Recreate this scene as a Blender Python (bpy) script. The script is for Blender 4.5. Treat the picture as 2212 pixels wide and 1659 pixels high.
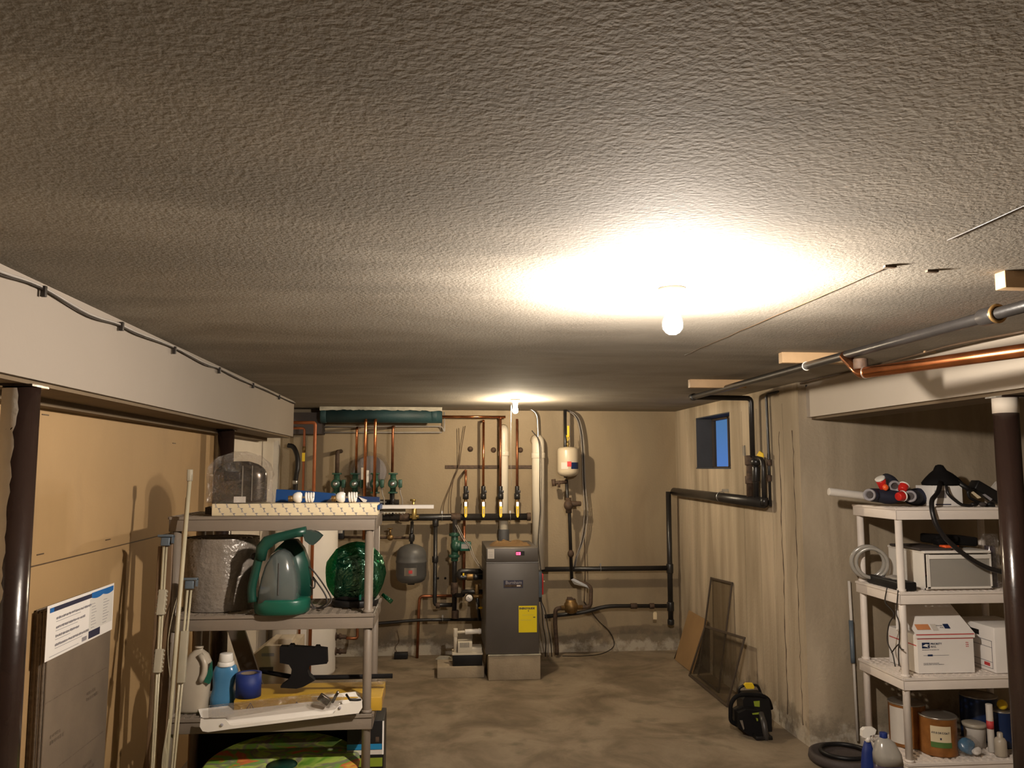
import bpy, bmesh, math, random
from mathutils import Vector, Matrix, noise
random.seed(7)
PI = math.pi
for o in list(bpy.data.objects): bpy.data.objects.remove(o)
SC = bpy.context.scene
COL = SC.collection

# ------------------------------------------------------------------ camera
F, CX, CY = 1789.0, 1106.0, 829.5
PITCH = math.atan(0.102); YAW = math.atan(0.09 * math.cos(PITCH))
CAM = Vector((0, 0, 1.573))
cd = bpy.data.cameras.new('camera'); cam = bpy.data.objects.new('camera', cd); COL.objects.link(cam)
cd.sensor_width = 36; cd.lens = 36 * F / 2212; cd.clip_start = 0.05; cd.clip_end = 100
cam.location = CAM; cam.rotation_euler = (PI / 2 + PITCH, 0, -YAW)
SC.camera = cam
# ------------------------------------------------------------------ world: blue dusk sky, seen through the small window
w = bpy.data.worlds.new('world'); SC.world = w; w.use_nodes = True
nt = w.node_tree; bg = nt.nodes['Background']
tc = nt.nodes.new('ShaderNodeTexCoord'); sx = nt.nodes.new('ShaderNodeSeparateXYZ'); rp = nt.nodes.new('ShaderNodeValToRGB')
nt.links.new(tc.outputs['Generated'], sx.inputs[0]); nt.links.new(sx.outputs['Z'], rp.inputs[0])
rp.color_ramp.elements[0].position = 0.0; rp.color_ramp.elements[0].color = (0.12, 0.26, 0.66, 1)
rp.color_ramp.elements[1].position = 0.075; rp.color_ramp.elements[1].color = (0.10, 0.24, 0.42, 1)
nt.links.new(rp.outputs[0], bg.inputs[0]); bg.inputs[1].default_value = 0.75
# ------------------------------------------------------------------ exposure and lamp strengths
SC.view_settings.view_transform = 'Standard'; SC.view_settings.look = 'None'
SC.view_settings.gamma = 1; SC.view_settings.use_curve_mapping = False
SC.view_settings.exposure = 0.25
NEAR_W, NEAR_C = 112.0, (1.0, 0.89, 0.77)
FAR_W, FAR_C = 37.0, (1.0, 0.82, 0.58)

# ------------------------------------------------------------------ pixel helpers (points of the photograph laid onto real planes)
_r = Vector((math.cos(YAW), -math.sin(YAW), 0))
_f = Vector((math.sin(YAW) * math.cos(PITCH), math.cos(YAW) * math.cos(PITCH), math.sin(PITCH)))
_u = _r.cross(_f)
def ray(px, py): return _r * ((px - CX) / F) - _u * ((py - CY) / F) + _f
def on(px, py, ax, v):
    k = ray(px, py); return CAM + k * ((v - CAM[ax]) / k[ax])
def P(px, py, Y): return on(px, py, 1, Y)
def PX(px, py, X): return on(px, py, 0, X)
def PZ(px, py, Z): return on(px, py, 2, Z)
def xat(px, Y, z=1.2):           # X of a pixel column at depth Y and about height z
    a = P(px, 800, Y); b = P(px, 1600, Y); t = (z - a.z) / (b.z - a.z); return a.x + (b.x - a.x) * t
def zat(py, Y, px=1100): return P(px, py, Y).z

# ------------------------------------------------------------------ materials
def mat(name, col, rough=0.6, metal=0.0, var=0.12, nscale=6.0, bump=0.0, bscale=60.0, spec=0.5, emit=None, coat=0.0):
    m = bpy.data.materials.new(name); m.use_nodes = True; t = m.node_tree
    b = t.nodes['Principled BSDF']; b.inputs['Roughness'].default_value = rough; b.inputs['Metallic'].default_value = metal
    b.inputs['Specular IOR Level'].default_value = spec; b.inputs['Coat Weight'].default_value = coat
    tc = t.nodes.new('ShaderNodeTexCoord')
    n = t.nodes.new('ShaderNodeTexNoise'); n.inputs['Scale'].default_value = nscale; n.inputs['Detail'].default_value = 5
    t.links.new(tc.outputs['Object'], n.inputs['Vector'])
    r = t.nodes.new('ShaderNodeValToRGB'); t.links.new(n.outputs['Fac'], r.inputs[0])
    r.color_ramp.elements[0].position = 0.3; r.color_ramp.elements[1].position = 0.7
    r.color_ramp.elements[0].color = tuple(c * (1 - var) for c in col) + (1,)
    r.color_ramp.elements[1].color = tuple(min(1, c * (1 + var)) for c in col) + (1,)
    t.links.new(r.outputs[0], b.inputs['Base Color'])
    if bump:
        n2 = t.nodes.new('ShaderNodeTexNoise'); n2.inputs['Scale'].default_value = bscale; n2.inputs['Detail'].default_value = 4
        t.links.new(tc.outputs['Object'], n2.inputs['Vector'])
        bp = t.nodes.new('ShaderNodeBump'); bp.inputs['Strength'].default_value = 1; bp.inputs['Distance'].default_value = bump
        t.links.new(n2.outputs['Fac'], bp.inputs['Height']); t.links.new(bp.outputs[0], b.inputs['Normal'])
    if emit:
        b.inputs['Emission Color'].default_value = tuple(emit[:3]) + (1,); b.inputs['Emission Strength'].default_value = emit[3]
    return m

def film(name, tint, gloss=0.25, body=0.0, bodycol=(0.5, 0.5, 0.5), bscale=25, bdist=0.02, rough=0.08):
    """thin crumpled plastic: mostly clear, with sharp broken highlights"""
    m = bpy.data.materials.new(name); m.use_nodes = True; t = m.node_tree
    for n in list(t.nodes):
        if n.type == 'BSDF_PRINCIPLED': t.nodes.remove(n)
    out = t.nodes['Material Output']
    tr = t.nodes.new('ShaderNodeBsdfTransparent'); tr.inputs[0].default_value = tuple(tint) + (1,)
    gl = t.nodes.new('ShaderNodeBsdfGlossy'); gl.inputs['Roughness'].default_value = rough
    gl.inputs[0].default_value = tuple(min(1, 0.3 + c) for c in tint) + (1,)
    df = t.nodes.new('ShaderNodeBsdfDiffuse'); df.inputs[0].default_value = tuple(bodycol) + (1,)
    tc = t.nodes.new('ShaderNodeTexCoord'); n = t.nodes.new('ShaderNodeTexNoise'); n.inputs['Scale'].default_value = bscale
    n.inputs['Detail'].default_value = 3; n.inputs['Distortion'].default_value = 1.2
    t.links.new(tc.outputs['Object'], n.inputs['Vector'])
    bp = t.nodes.new('ShaderNodeBump'); bp.inputs['Strength'].default_value = 1; bp.inputs['Distance'].default_value = bdist
    t.links.new(n.outputs['Fac'], bp.inputs['Height']); t.links.new(bp.outputs[0], gl.inputs['Normal'])
    m1 = t.nodes.new('ShaderNodeMixShader'); m1.inputs[0].default_value = body
    m2 = t.nodes.new('ShaderNodeMixShader'); m2.inputs[0].default_value = gloss
    t.links.new(tr.outputs[0], m1.inputs[1]); t.links.new(df.outputs[0], m1.inputs[2])
    t.links.new(m1.outputs[0], m2.inputs[1]); t.links.new(gl.outputs[0], m2.inputs[2])
    t.links.new(m2.outputs[0], out.inputs[0])
    return m

def mottled(name, stops, scale, stretch=(1, 1, 1), rough=0.85, bump=0.003, bscale=90, detail=7, second=None, spec=0.3, low=False):
    """wall / floor / ceiling: a colour ramp over stretched noise, plus a second larger stain pattern and fine bump"""
    m = bpy.data.materials.new(name); m.use_nodes = True; t = m.node_tree; b = t.nodes['Principled BSDF']
    b.inputs['Roughness'].default_value = rough; b.inputs['Specular IOR Level'].default_value = spec
    tc = t.nodes.new('ShaderNodeTexCoord'); mp = t.nodes.new('ShaderNodeMapping'); mp.inputs['Scale'].default_value = stretch
    t.links.new(tc.outputs['Object'], mp.inputs[0])
    n = t.nodes.new('ShaderNodeTexNoise'); n.inputs['Scale'].default_value = scale; n.inputs['Detail'].default_value = detail
    n.inputs['Roughness'].default_value = 0.6; n.inputs['Distortion'].default_value = 0.6
    t.links.new(mp.outputs[0], n.inputs['Vector'])
    r = t.nodes.new('ShaderNodeValToRGB'); t.links.new(n.outputs['Fac'], r.inputs[0])
    e = r.color_ramp.elements
    e[0].position, e[0].color = stops[0][0], stops[0][1] + (1,)
    e[1].position, e[1].color = stops[-1][0], stops[-1][1] + (1,)
    for p, c in stops[1:-1]:
        q = e.new(p); q.color = c + (1,)
    colr = r.outputs[0]
    if second:
        sc2, st2, lo, hi, c2 = second
        mp2 = t.nodes.new('ShaderNodeMapping'); mp2.inputs['Scale'].default_value = st2; mp2.inputs['Location'].default_value = (3.1, 1.7, 5.3)
        t.links.new(tc.outputs['Object'], mp2.inputs[0])
        n2 = t.nodes.new('ShaderNodeTexNoise'); n2.inputs['Scale'].default_value = sc2; n2.inputs['Detail'].default_value = 6
        t.links.new(mp2.outputs[0], n2.inputs['Vector'])
        r2 = t.nodes.new('ShaderNodeValToRGB'); t.links.new(n2.outputs['Fac'], r2.inputs[0])
        r2.color_ramp.elements[0].position = lo; r2.color_ramp.elements[1].position = hi
        mx = t.nodes.new('ShaderNodeMixRGB'); t.links.new(r2.outputs[0], mx.inputs[0]); t.links.new(colr, mx.inputs[1])
        mx.inputs[2].default_value = c2 + (1,); colr = mx.outputs[0]
    if low:      # damp dark patches and pale mineral bloom along the foot of the wall
        for zc, wd, c3, sc3, seed in ((0.16, 0.17, (0.17, 0.14, 0.10), 6.0, 1.0), (0.08, 0.12, (0.50, 0.445, 0.36), 9.0, 8.0)):
            sp = t.nodes.new('ShaderNodeSeparateXYZ'); t.links.new(tc.outputs['Object'], sp.inputs[0])
            mr = t.nodes.new('ShaderNodeMapRange'); mr.inputs[1].default_value = zc + wd; mr.inputs[2].default_value = zc - wd * .2; mr.inputs[3].default_value = -0.25; mr.inputs[4].default_value = 0.16
            t.links.new(sp.outputs['Z'], mr.inputs[0])
            m3 = t.nodes.new('ShaderNodeMapping'); m3.inputs['Location'].default_value = (seed, seed, seed); t.links.new(tc.outputs['Object'], m3.inputs[0])
            nz = t.nodes.new('ShaderNodeTexNoise'); nz.inputs['Scale'].default_value = sc3; nz.inputs['Detail'].default_value = 9; nz.inputs['Roughness'].default_value = .68; t.links.new(m3.outputs[0], nz.inputs['Vector'])
            ad = t.nodes.new('ShaderNodeMath'); t.links.new(nz.outputs['Fac'], ad.inputs[0]); t.links.new(mr.outputs[0], ad.inputs[1])
            rr = t.nodes.new('ShaderNodeValToRGB'); rr.color_ramp.elements[0].position = 0.52; rr.color_ramp.elements[1].position = 0.68; rr.color_ramp.elements[1].color = (.75, .75, .75, 1)
            t.links.new(ad.outputs[0], rr.inputs[0])
            mx3 = t.nodes.new('ShaderNodeMixRGB'); t.links.new(rr.outputs[0], mx3.inputs[0]); t.links.new(colr, mx3.inputs[1]); mx3.inputs[2].default_value = c3 + (1,); colr = mx3.outputs[0]
    t.links.new(colr, b.inputs['Base Color'])
    n3 = t.nodes.new('ShaderNodeTexNoise'); n3.inputs['Scale'].default_value = bscale; n3.inputs['Detail'].default_value = 5
    t.links.new(tc.outputs['Object'], n3.inputs['Vector'])
    bp = t.nodes.new('ShaderNodeBump'); bp.inputs['Distance'].default_value = bump; bp.inputs['Strength'].default_value = 1
    t.links.new(n3.outputs['Fac'], bp.inputs['Height']); t.links.new(bp.outputs[0], b.inputs['Normal'])
    return m

M = {}
M['ceiling'] = mottled('ceiling_stucco', [(0.3, (0.22, 0.190, 0.148)), (0.5, (0.29, 0.256, 0.208)), (0.72, (0.35, 0.315, 0.262))], 1.3, (1, 1.6, 1), 0.9, 0.0015, 105, second=(0.9, (0.7, 2.2, 1), 0.49, 0.62, (0.225, 0.20, 0.163)))
M['concrete_back'] = mottled('poured_concrete_tan', [(0.25, (0.19, 0.14, 0.088)), (0.5, (0.305, 0.237, 0.152)), (0.75, (0.36, 0.285, 0.19))], 1.2, (1, 1, 0.6), 0.88, 0.002, 60, second=(2.2, (1.6, 1, 0.35), 0.52, 0.72, (0.26, 0.205, 0.135)), low=True)
M['concrete_right'] = mottled('poured_concrete_streaked', [(0.28, (0.24, 0.19, 0.13)), (0.5, (0.41, 0.335, 0.24)), (0.72, (0.55, 0.455, 0.335))], 3.0, (1, 1.6, 0.16), 0.88, 0.003, 50, second=(2.0, (1, 1.5, 0.3), 0.5, 0.7, (0.28, 0.225, 0.155)), low=True)
M['floor'] = mottled('concrete_floor', [(0.25, (0.10, 0.075, 0.048)), (0.42, (0.18, 0.138, 0.09)), (0.55, (0.26, 0.205, 0.14)), (0.75, (0.33, 0.265, 0.185))], 2.3, (1, 1, 1), 0.75, 0.002, 40, second=(5.5, (1, 1, 1), 0.55, 0.75, (0.14, 0.112, 0.072)), spec=0.25)
M['white_wall'] = mottled('white_wall_paint', [(0.3, (0.62, 0.55, 0.45)), (0.7, (0.70, 0.63, 0.53))], 1.5, (1, 1, 1), 0.75, 0.0006, 80)
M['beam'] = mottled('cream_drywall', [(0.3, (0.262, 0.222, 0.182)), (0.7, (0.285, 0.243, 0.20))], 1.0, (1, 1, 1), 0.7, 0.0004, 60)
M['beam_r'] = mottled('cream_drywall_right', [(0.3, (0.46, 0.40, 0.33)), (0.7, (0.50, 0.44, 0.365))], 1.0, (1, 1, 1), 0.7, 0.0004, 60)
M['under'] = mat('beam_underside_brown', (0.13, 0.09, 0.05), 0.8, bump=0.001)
M['tan'] = mottled('tan_hardboard', [(0.3, (0.35, 0.225, 0.105)), (0.7, (0.41, 0.265, 0.125))], 1.6, (1, 1, 0.6), 0.6, 0.0005, 120, second=(2.6, (1, 1, 0.5), 0.55, 0.75, (0.31, 0.20, 0.10)))
M['dark_brown'] = mat('dark_brown_gloss_paint', (0.022, 0.012, 0.009), 0.22, bump=0.0008, bscale=25)
M['white_paint'] = mat('chipped_white_paint', (0.52, 0.48, 0.42), 0.7, bump=0.002, bscale=40)
M['plastic_grey'] = mat('greige_shelf_plastic', (0.20, 0.162, 0.126), 0.5, var=0.05, bump=0.0003, bscale=200)
M['plastic_white'] = mat('white_shelf_plastic', (0.78, 0.70, 0.63), 0.5, var=0.05, bump=0.0003, bscale=200)
M['black_pipe'] = mat('black_iron', (0.018, 0.016, 0.015), 0.35, var=0.3, bump=0.0006, bscale=70)
M['black'] = mat('black_plastic', (0.009, 0.008, 0.008), 0.45, var=0.2, spec=0.3)
M['black_matte'] = mat('black_matte', (0.007, 0.006, 0.006), 0.8, var=0.3, spec=0.15)
M['nozzle'] = mat('dark_teal_plastic', (0.022, 0.045, 0.038), 0.45)
M['plank'] = mat('weathered_grey_wood', (0.12, 0.095, 0.07), 0.8, bump=0.001)
M['rust'] = mat('rusty_iron', (0.075, 0.045, 0.028), 0.7, 0.2, var=0.4, nscale=40, bump=0.001)
M['copper'] = mat('copper_tube', (0.62, 0.24, 0.10), 0.22, 1.0, var=0.25, nscale=14)
M['copper_dull'] = mat('dull_copper', (0.33, 0.12, 0.055), 0.38, 0.85, var=0.3, nscale=20)
M['orange_pipe'] = mat('aged_orange_copper', (0.34, 0.10, 0.03), 0.5, 0.3, var=0.2)
M['bronze'] = mat('bronze_brass', (0.25, 0.15, 0.055), 0.45, 0.7, var=0.3, nscale=30)
M['brass'] = mat('brass', (0.62, 0.46, 0.17), 0.3, 0.9)
M['steel'] = mat('galvanised_steel', (0.55, 0.55, 0.54), 0.3, 0.9)
M['chrome'] = mat('brushed_stainless', (0.10, 0.082, 0.068), 0.22, 0.9, var=0.08)
M['yellow'] = mat('yellow_vinyl', (0.80, 0.55, 0.02), 0.45, var=0.04)
M['yellow_lab'] = mat('yellow_label_paper', (0.85, 0.66, 0.0), 0.6, var=0.03)
M['pvc'] = mat('cream_pvc', (0.68, 0.61, 0.49), 0.4, var=0.03)
M['boiler'] = mat('grey_enamel_jacket', (0.105, 0.093, 0.083), 0.42, 0.3, var=0.06)
M['boiler_dk'] = mat('dark_grey_enamel', (0.05, 0.045, 0.042), 0.4, 0.2)
M['grey_coup'] = mat('dark_grey_rubber', (0.07, 0.068, 0.07), 0.6)
M['tank_grey'] = mat('grey_tank_enamel', (0.085, 0.083, 0.08), 0.45, var=0.05)
M['tank_beige'] = mat('beige_tank_enamel', (0.52, 0.44, 0.32), 0.35, var=0.03)
M['white'] = mat('white_enamel', (0.78, 0.73, 0.66), 0.45, var=0.04)
M['paper'] = mat('white_paper', (0.84, 0.79, 0.74), 0.7, var=0.03)
M['paper_dim'] = mat('off_white_print', (0.60, 0.55, 0.49), 0.7, var=0.03)
M['print_dk'] = mat('dark_print', (0.03, 0.03, 0.06), 0.6)
M['print_mid'] = mat('grey_print', (0.28, 0.26, 0.27), 0.7)
M['blue_print'] = mat('blue_print', (0.02, 0.14, 0.42), 0.5)
M['red_print'] = mat('red_print', (0.55, 0.05, 0.05), 0.6)
M['orange_print'] = mat('orange_print', (0.62, 0.25, 0.10), 0.6)
M['pump_green'] = mat('green_pump_enamel', (0.022, 0.075, 0.048), 0.35, var=0.2, nscale=20)
M['green_dk'] = mat('dark_green_plastic', (0.005, 0.045, 0.030), 0.35, var=0.1)
M['green'] = mat('green_plastic', (0.006, 0.080, 0.050), 0.35, var=0.1)
M['teal'] = mat('teal_pipe_paint', (0.010, 0.035, 0.038), 0.6, var=0.25, bump=0.002)
M['plaster'] = mat('torn_plaster', (0.36, 0.33, 0.26), 0.9, var=0.25, nscale=12, bump=0.004, bscale=30)
M['wood'] = mat('pine_wood', (0.44, 0.29, 0.155), 0.6, var=0.15, nscale=9)
M['wood_dk'] = mat('dark_wood', (0.13, 0.075, 0.035), 0.6, var=0.3)
M['screen_frame'] = mat('brown_screen_frame', (0.06, 0.042, 0.028), 0.5)
M['card'] = mat('corrugated_cardboard', (0.155, 0.115, 0.078), 0.8, var=0.15, nscale=5, bump=0.0008, bscale=90)
M['card_or'] = mat('orange_brown_cardboard', (0.29, 0.175, 0.075), 0.8, var=0.1)
M['card_edge'] = mat('cardboard_edge', (0.125, 0.092, 0.062), 0.9, var=0.3, nscale=80)
M['block'] = mat('concrete_block', (0.36, 0.29, 0.20), 0.9, var=0.15, nscale=7, bump=0.003, bscale=60)
M['blue_fold'] = mat('blue_plastic', (0.004, 0.045, 0.17), 0.4)
M['blue_tape'] = mat('blue_tape', (0.003, 0.018, 0.14), 0.6)
M['blue_liq'] = mat('blue_bottle_plastic', (0.055, 0.19, 0.35), 0.25, var=0.1, coat=0.3)
M['jug'] = mat('milky_jug_plastic', (0.42, 0.36, 0.28), 0.35, var=0.05, coat=0.2)
M['navy'] = mat('navy_fabric', (0.010, 0.012, 0.028), 0.85, var=0.3)
M['navy_pl'] = mat('navy_plastic', (0.006, 0.020, 0.075), 0.4)
M['red'] = mat('red_plastic', (0.55, 0.02, 0.015), 0.3)
M['orange'] = mat('orange_plastic', (0.75, 0.10, 0.02), 0.4)
M['tan_rod'] = mat('ivory_painted_rod', (0.43, 0.38, 0.26), 0.35, var=0.1)
M['rod_conn'] = mat('grey_ivory_rod_sleeve', (0.34, 0.30, 0.22), 0.6, var=0.15)
M['blue_grey'] = mat('blue_grey_bracket', (0.09, 0.115, 0.14), 0.4)
M['lcd'] = mat('red_digit_display', (0.5, 0.02, 0.05), 0.4, emit=(1.0, 0.05, 0.12, 5.0))
M['cord'] = mat('dark_cord', (0.022, 0.016, 0.012), 0.5)
M['cord_br'] = mat('brown_wire', (0.09, 0.055, 0.03), 0.6)
M['cord_gy'] = mat('grey_cable', (0.30, 0.27, 0.24), 0.5)
M['clear_film'] = film('clear_crumpled_film', (0.97, 0.96, 0.95), 0.20, 0.02, (0.35, 0.3, 0.25), 38, 0.10, rough=0.16)
M['green_film'] = film('green_translucent_bag', (0.04, 0.34, 0.16), 0.22, 0.12, (0.0, 0.10, 0.045), 16, 0.05, rough=0.12)
M['bubble'] = mat('bubble_wrap', (0.24, 0.205, 0.17), 0.25, 0.2, var=0.15, nscale=10, spec=1.0, bump=0.006, bscale=45)
M['frost'] = film('frosted_clear_plastic', (0.62, 0.60, 0.57), 0.08, 0.6, (0.50, 0.47, 0.42), 5, 0.001, 0.2)
M['tank_clear'] = mat('smoky_clear_tank', (0.09, 0.105, 0.10), 0.12, 0.0, var=0.08, coat=0.7)
M['glass'] = film('window_glass', (0.92, 0.95, 0.97), 0.06, 0.0, bscale=2, bdist=0.0001, rough=0.02)
M['mesh_film'] = film('insect_mesh', (0.88, 0.86, 0.82), 0.02, 0.12, (0.10, 0.08, 0.06), 5, 0.0001, 0.4)
M['win_dark'] = mat('dark_window_reveal', (0.05, 0.052, 0.06), 0.8, bump=0.001)  # one dark tone lining all sides of the window opening
M['amber'] = mat('amber_tin_paint', (0.30, 0.12, 0.03), 0.35, 0.3, var=0.3, nscale=18)
M['tin'] = mat('tin_lid', (0.40, 0.37, 0.33), 0.3, 0.8, var=0.1)
M['cream'] = mat('cream_label', (0.66, 0.55, 0.36), 0.6)
M['green_lab'] = mat('green_label', (0.07, 0.15, 0.03), 0.6)
M['purple'] = mat('purple_grey_liquid', (0.055, 0.04, 0.06), 0.15, coat=0.6)
M['bulb_glass'] = mat('white_lamp_glass', (0.78, 0.74, 0.68), 0.25, var=0.02)
M['dirt_card'] = mat('yellow_printed_carton', (0.44, 0.26, 0.02), 0.55, var=0.08)
M['lime'] = mat('lime_print', (0.24, 0.30, 0.02), 0.6)
M['cyan'] = mat('cyan_print', (0.01, 0.20, 0.42), 0.6)
M['mat_dk'] = mat('dark_rubber_mat', (0.05, 0.038, 0.034), 0.7, bump=0.002)
M['rubber_hose'] = mat('black_rubber_hose', (0.012, 0.010, 0.010), 0.4)
M['beige_pl'] = mat('beige_printer_plastic', (0.50, 0.42, 0.31), 0.5)
M['leaf'] = mottled('printed_foliage', [(0.28, (0.05, 0.13, 0.02)), (0.38, (0.14, 0.33, 0.03)), (0.45, (0.42, 0.55, 0.10)), (0.50, (0.22, 0.19, 0.15)), (0.57, (0.16, 0.38, 0.04)), (0.62, (0.60, 0.12, 0.05)), (0.72, (0.65, 0.42, 0.06))], 5, (1, 1.4, 1), 0.5, 0.0005, 50, detail=3)
def lampmat(name, col, strength):
    m = bpy.data.materials.new(name); m.use_nodes = True; b = m.node_tree.nodes['Principled BSDF']
    b.inputs['Base Color'].default_value = (0.9, 0.9, 0.9, 1); b.inputs['Emission Color'].default_value = col + (1,)
    b.inputs['Emission Strength'].default_value = strength; return m

# ------------------------------------------------------------------ mesh builder
class B:
    def __init__(s, T=None): s.bm = bmesh.new(); s.T = T or Matrix.Identity(4); s.mi = 0
    def _fin(s, vs, smooth=False):
        vset = set(vs)
        for v in vs: v.co = s.T @ v.co
        fs = set()
        for v in vs:
            for f in v.link_faces: fs.add(f)
        for f in fs: f.material_index = s.mi; f.smooth = smooth
        return s
    def box(s, c, sz, rot=None, bev=0.0, seg=2):
        r = bmesh.ops.create_cube(s.bm, size=1); vs = r['verts']
        for v in vs: v.co = Vector((v.co.x * sz[0], v.co.y * sz[1], v.co.z * sz[2]))
        if bev > 0:
            es = list({e for v in vs for e in v.link_edges})
            g = bmesh.ops.bevel(s.bm, geom=es, offset=bev, segments=seg, affect='EDGES', profile=0.6)
            vs = list({v for f in g['faces'] for v in f.verts} | {v for v in vs if v.is_valid})
        R = rot or Matrix.Identity(4)
        for v in vs: v.co = R @ v.co + Vector(c)
        return s._fin(vs, bev > 0)
    def span(s, a, b, bev=0.0):
        a = Vector(a); b = Vector(b)
        return s.box((a + b) / 2, [abs(b[i] - a[i]) for i in range(3)], bev=bev)
    def ring_loft(s, rings, closed=False, cap=True, smooth=True):
        n = len(rings[0]); L = [[s.bm.verts.new(p) for p in r] for r in rings]
        for i in range(len(L) - 1 + (1 if closed else 0)):
            a = L[i]; b = L[(i + 1) % len(L)]
            for j in range(n):
                k = (j + 1) % n
                try: s.bm.faces.new((a[j], a[k], b[k], b[j]))
                except ValueError: pass
        if cap and not closed:
            for r in (L[0], L[-1]):
                try: s.bm.faces.new(r)
                except ValueError: pass
        s._fin([v for r in L for v in r], smooth); return s
    def tube(s, pts, r, n=10, corner=0.0, cap=True):
        pts = [Vector(p) for p in pts]
        if corner > 0 and len(pts) > 2:
            q = [pts[0]]
            for i in range(1, len(pts) - 1):
                a, b, c = pts[i - 1], pts[i], pts[i + 1]
                d1 = (a - b); d2 = (c - b); k = min(corner, d1.length * .45, d2.length * .45)
                p1 = b + d1.normalized() * k; p2 = b + d2.normalized() * k
                for t in range(5):
                    u = t / 4; q.append(p1 * (1 - u) ** 2 + b * 2 * u * (1 - u) + p2 * u * u)
            q.append(pts[-1]); pts = q
        rs = r if isinstance(r, (list, tuple)) else [r] * len(pts)
        if len(rs) != len(pts): rs = [rs[0] + (rs[-1] - rs[0]) * i / (len(pts) - 1) for i in range(len(pts))]
        rings = []; up = None
        for i, p in enumerate(pts):
            t = (pts[min(i + 1, len(pts) - 1)] - pts[max(i - 1, 0)])
            t = t.normalized() if t.length > 1e-9 else Vector((0, 0, 1))
            if up is None:
                up = t.orthogonal().normalized()
            else:
                up = (up - t * up.dot(t)); up = up.normalized() if up.length > 1e-6 else t.orthogonal().normalized()
            w_ = t.cross(up)
            rings.append([p + (up * math.cos(2 * PI * j / n) + w_ * math.sin(2 * PI * j / n)) * rs[i] for j in range(n)])
        return s.ring_loft(rings, cap=cap)
    def spline(s, pts, r, n=8, k=6, cap=True):
        pts = [Vector(p) for p in pts]; q = []
        ext = [pts[0] * 2 - pts[1]] + pts + [pts[-1] * 2 - pts[-2]]
        for i in range(1, len(ext) - 2):
            a, b, c, d = ext[i - 1:i + 3]
            for t in range(k):
                u = t / k
                q.append(0.5 * ((2 * b) + (c - a) * u + (2 * a - 5 * b + 4 * c - d) * u * u + (3 * b - a - 3 * c + d) * u ** 3))
        q.append(pts[-1]); return s.tube(q, r, n, cap=cap)
    def cyl(s, a, b, r, r2=None, n=24, bev=0.0):
        a = Vector(a); b = Vector(b); r2 = r if r2 is None else r2
        if bev > 0:
            d = (b - a).normalized()
            return s.tube([a, a + d * bev * .3, a + d * bev, b - d * bev, b - d * bev * .3, b], [r - bev, r - bev * .3, r, r2, r2 - bev * .3, r2 - bev], n)
        s.tube([a, b], [r, r2], n); return s
    def lathe(s, prof, c=(0, 0, 0), n=28, axis=(0, 0, 1), cap=True):
        ax = Vector(axis).normalized(); u = ax.orthogonal().normalized(); v = ax.cross(u); c = Vector(c)
        return s.ring_loft([[c + ax * h + (u * math.cos(2 * PI * j / n) + v * math.sin(2 * PI * j / n)) * max(r, 1e-4) for j in range(n)] for r, h in prof], cap=cap)
    def sphere(s, c, r, sc=(1, 1, 1), n=20):
        pr = []
        for i in range(n // 2 + 1):
            a = -PI / 2 + PI * i / (n // 2); pr.append((math.cos(a), math.sin(a)))
        c = Vector(c)
        return s.ring_loft([[c + Vector((max(q, 1e-3) * math.cos(2 * PI * j / n) * sc[0], max(q, 1e-3) * math.sin(2 * PI * j / n) * sc[1], h * sc[2])) * r for j in range(n)] for q, h in pr])
    def prism(s, poly, d, smooth=False):
        """poly: list of 3D points (planar outline); d: extrusion vector"""
        d = Vector(d); a = [s.bm.verts.new(Vector(p)) for p in poly]; b = [s.bm.verts.new(Vector(p) + d) for p in poly]
        s.bm.faces.new(a); s.bm.faces.new(list(reversed(b)))
        for i in range(len(a)):
            k = (i + 1) % len(a); s.bm.faces.new((a[k], a[i], b[i], b[k]))
        return s._fin(a + b, smooth)
    def torus(s, c, R, r, axis=(0, 0, 1), n=28, m=10, arc=(0, 2 * PI)):
        ax = Vector(axis).normalized(); u = ax.orthogonal().normalized(); v = ax.cross(u); c = Vector(c); rings = []
        full = abs(arc[1] - arc[0] - 2 * PI) < 1e-6; N = n if full else n + 1
        for i in range(N):
            a = arc[0] + (arc[1] - arc[0]) * i / n; d = u * math.cos(a) + v * math.sin(a)
            rings.append([c + d * R + (d * math.cos(2 * PI * j / m) + ax * math.sin(2 * PI * j / m)) * r for j in range(m)])
        return s.ring_loft(rings, closed=full)
    def noise(s, amt, sc=6.0, off=0.0):
        for v in s.bm.verts:
            v.co += noise.noise_vector(v.co * sc + Vector((off, off, off))) * amt
        return s
    def build(s, name, m, parent=None, mats=None):
        me = bpy.data.meshes.new(name)
        off = Vector((0, 0, 0)); p = parent
        while p is not None: off += p.location; p = p.parent
        for v in s.bm.verts: v.co -= off
        bmesh.ops.recalc_face_normals(s.bm, faces=s.bm.faces)
        s.bm.to_mesh(me); s.bm.free()
        me.materials.append(m)
        for x in (mats or []): me.materials.append(x)
        o = bpy.data.objects.new(name, me); COL.objects.link(o)
        if parent: o.parent = parent
        return o

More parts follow.
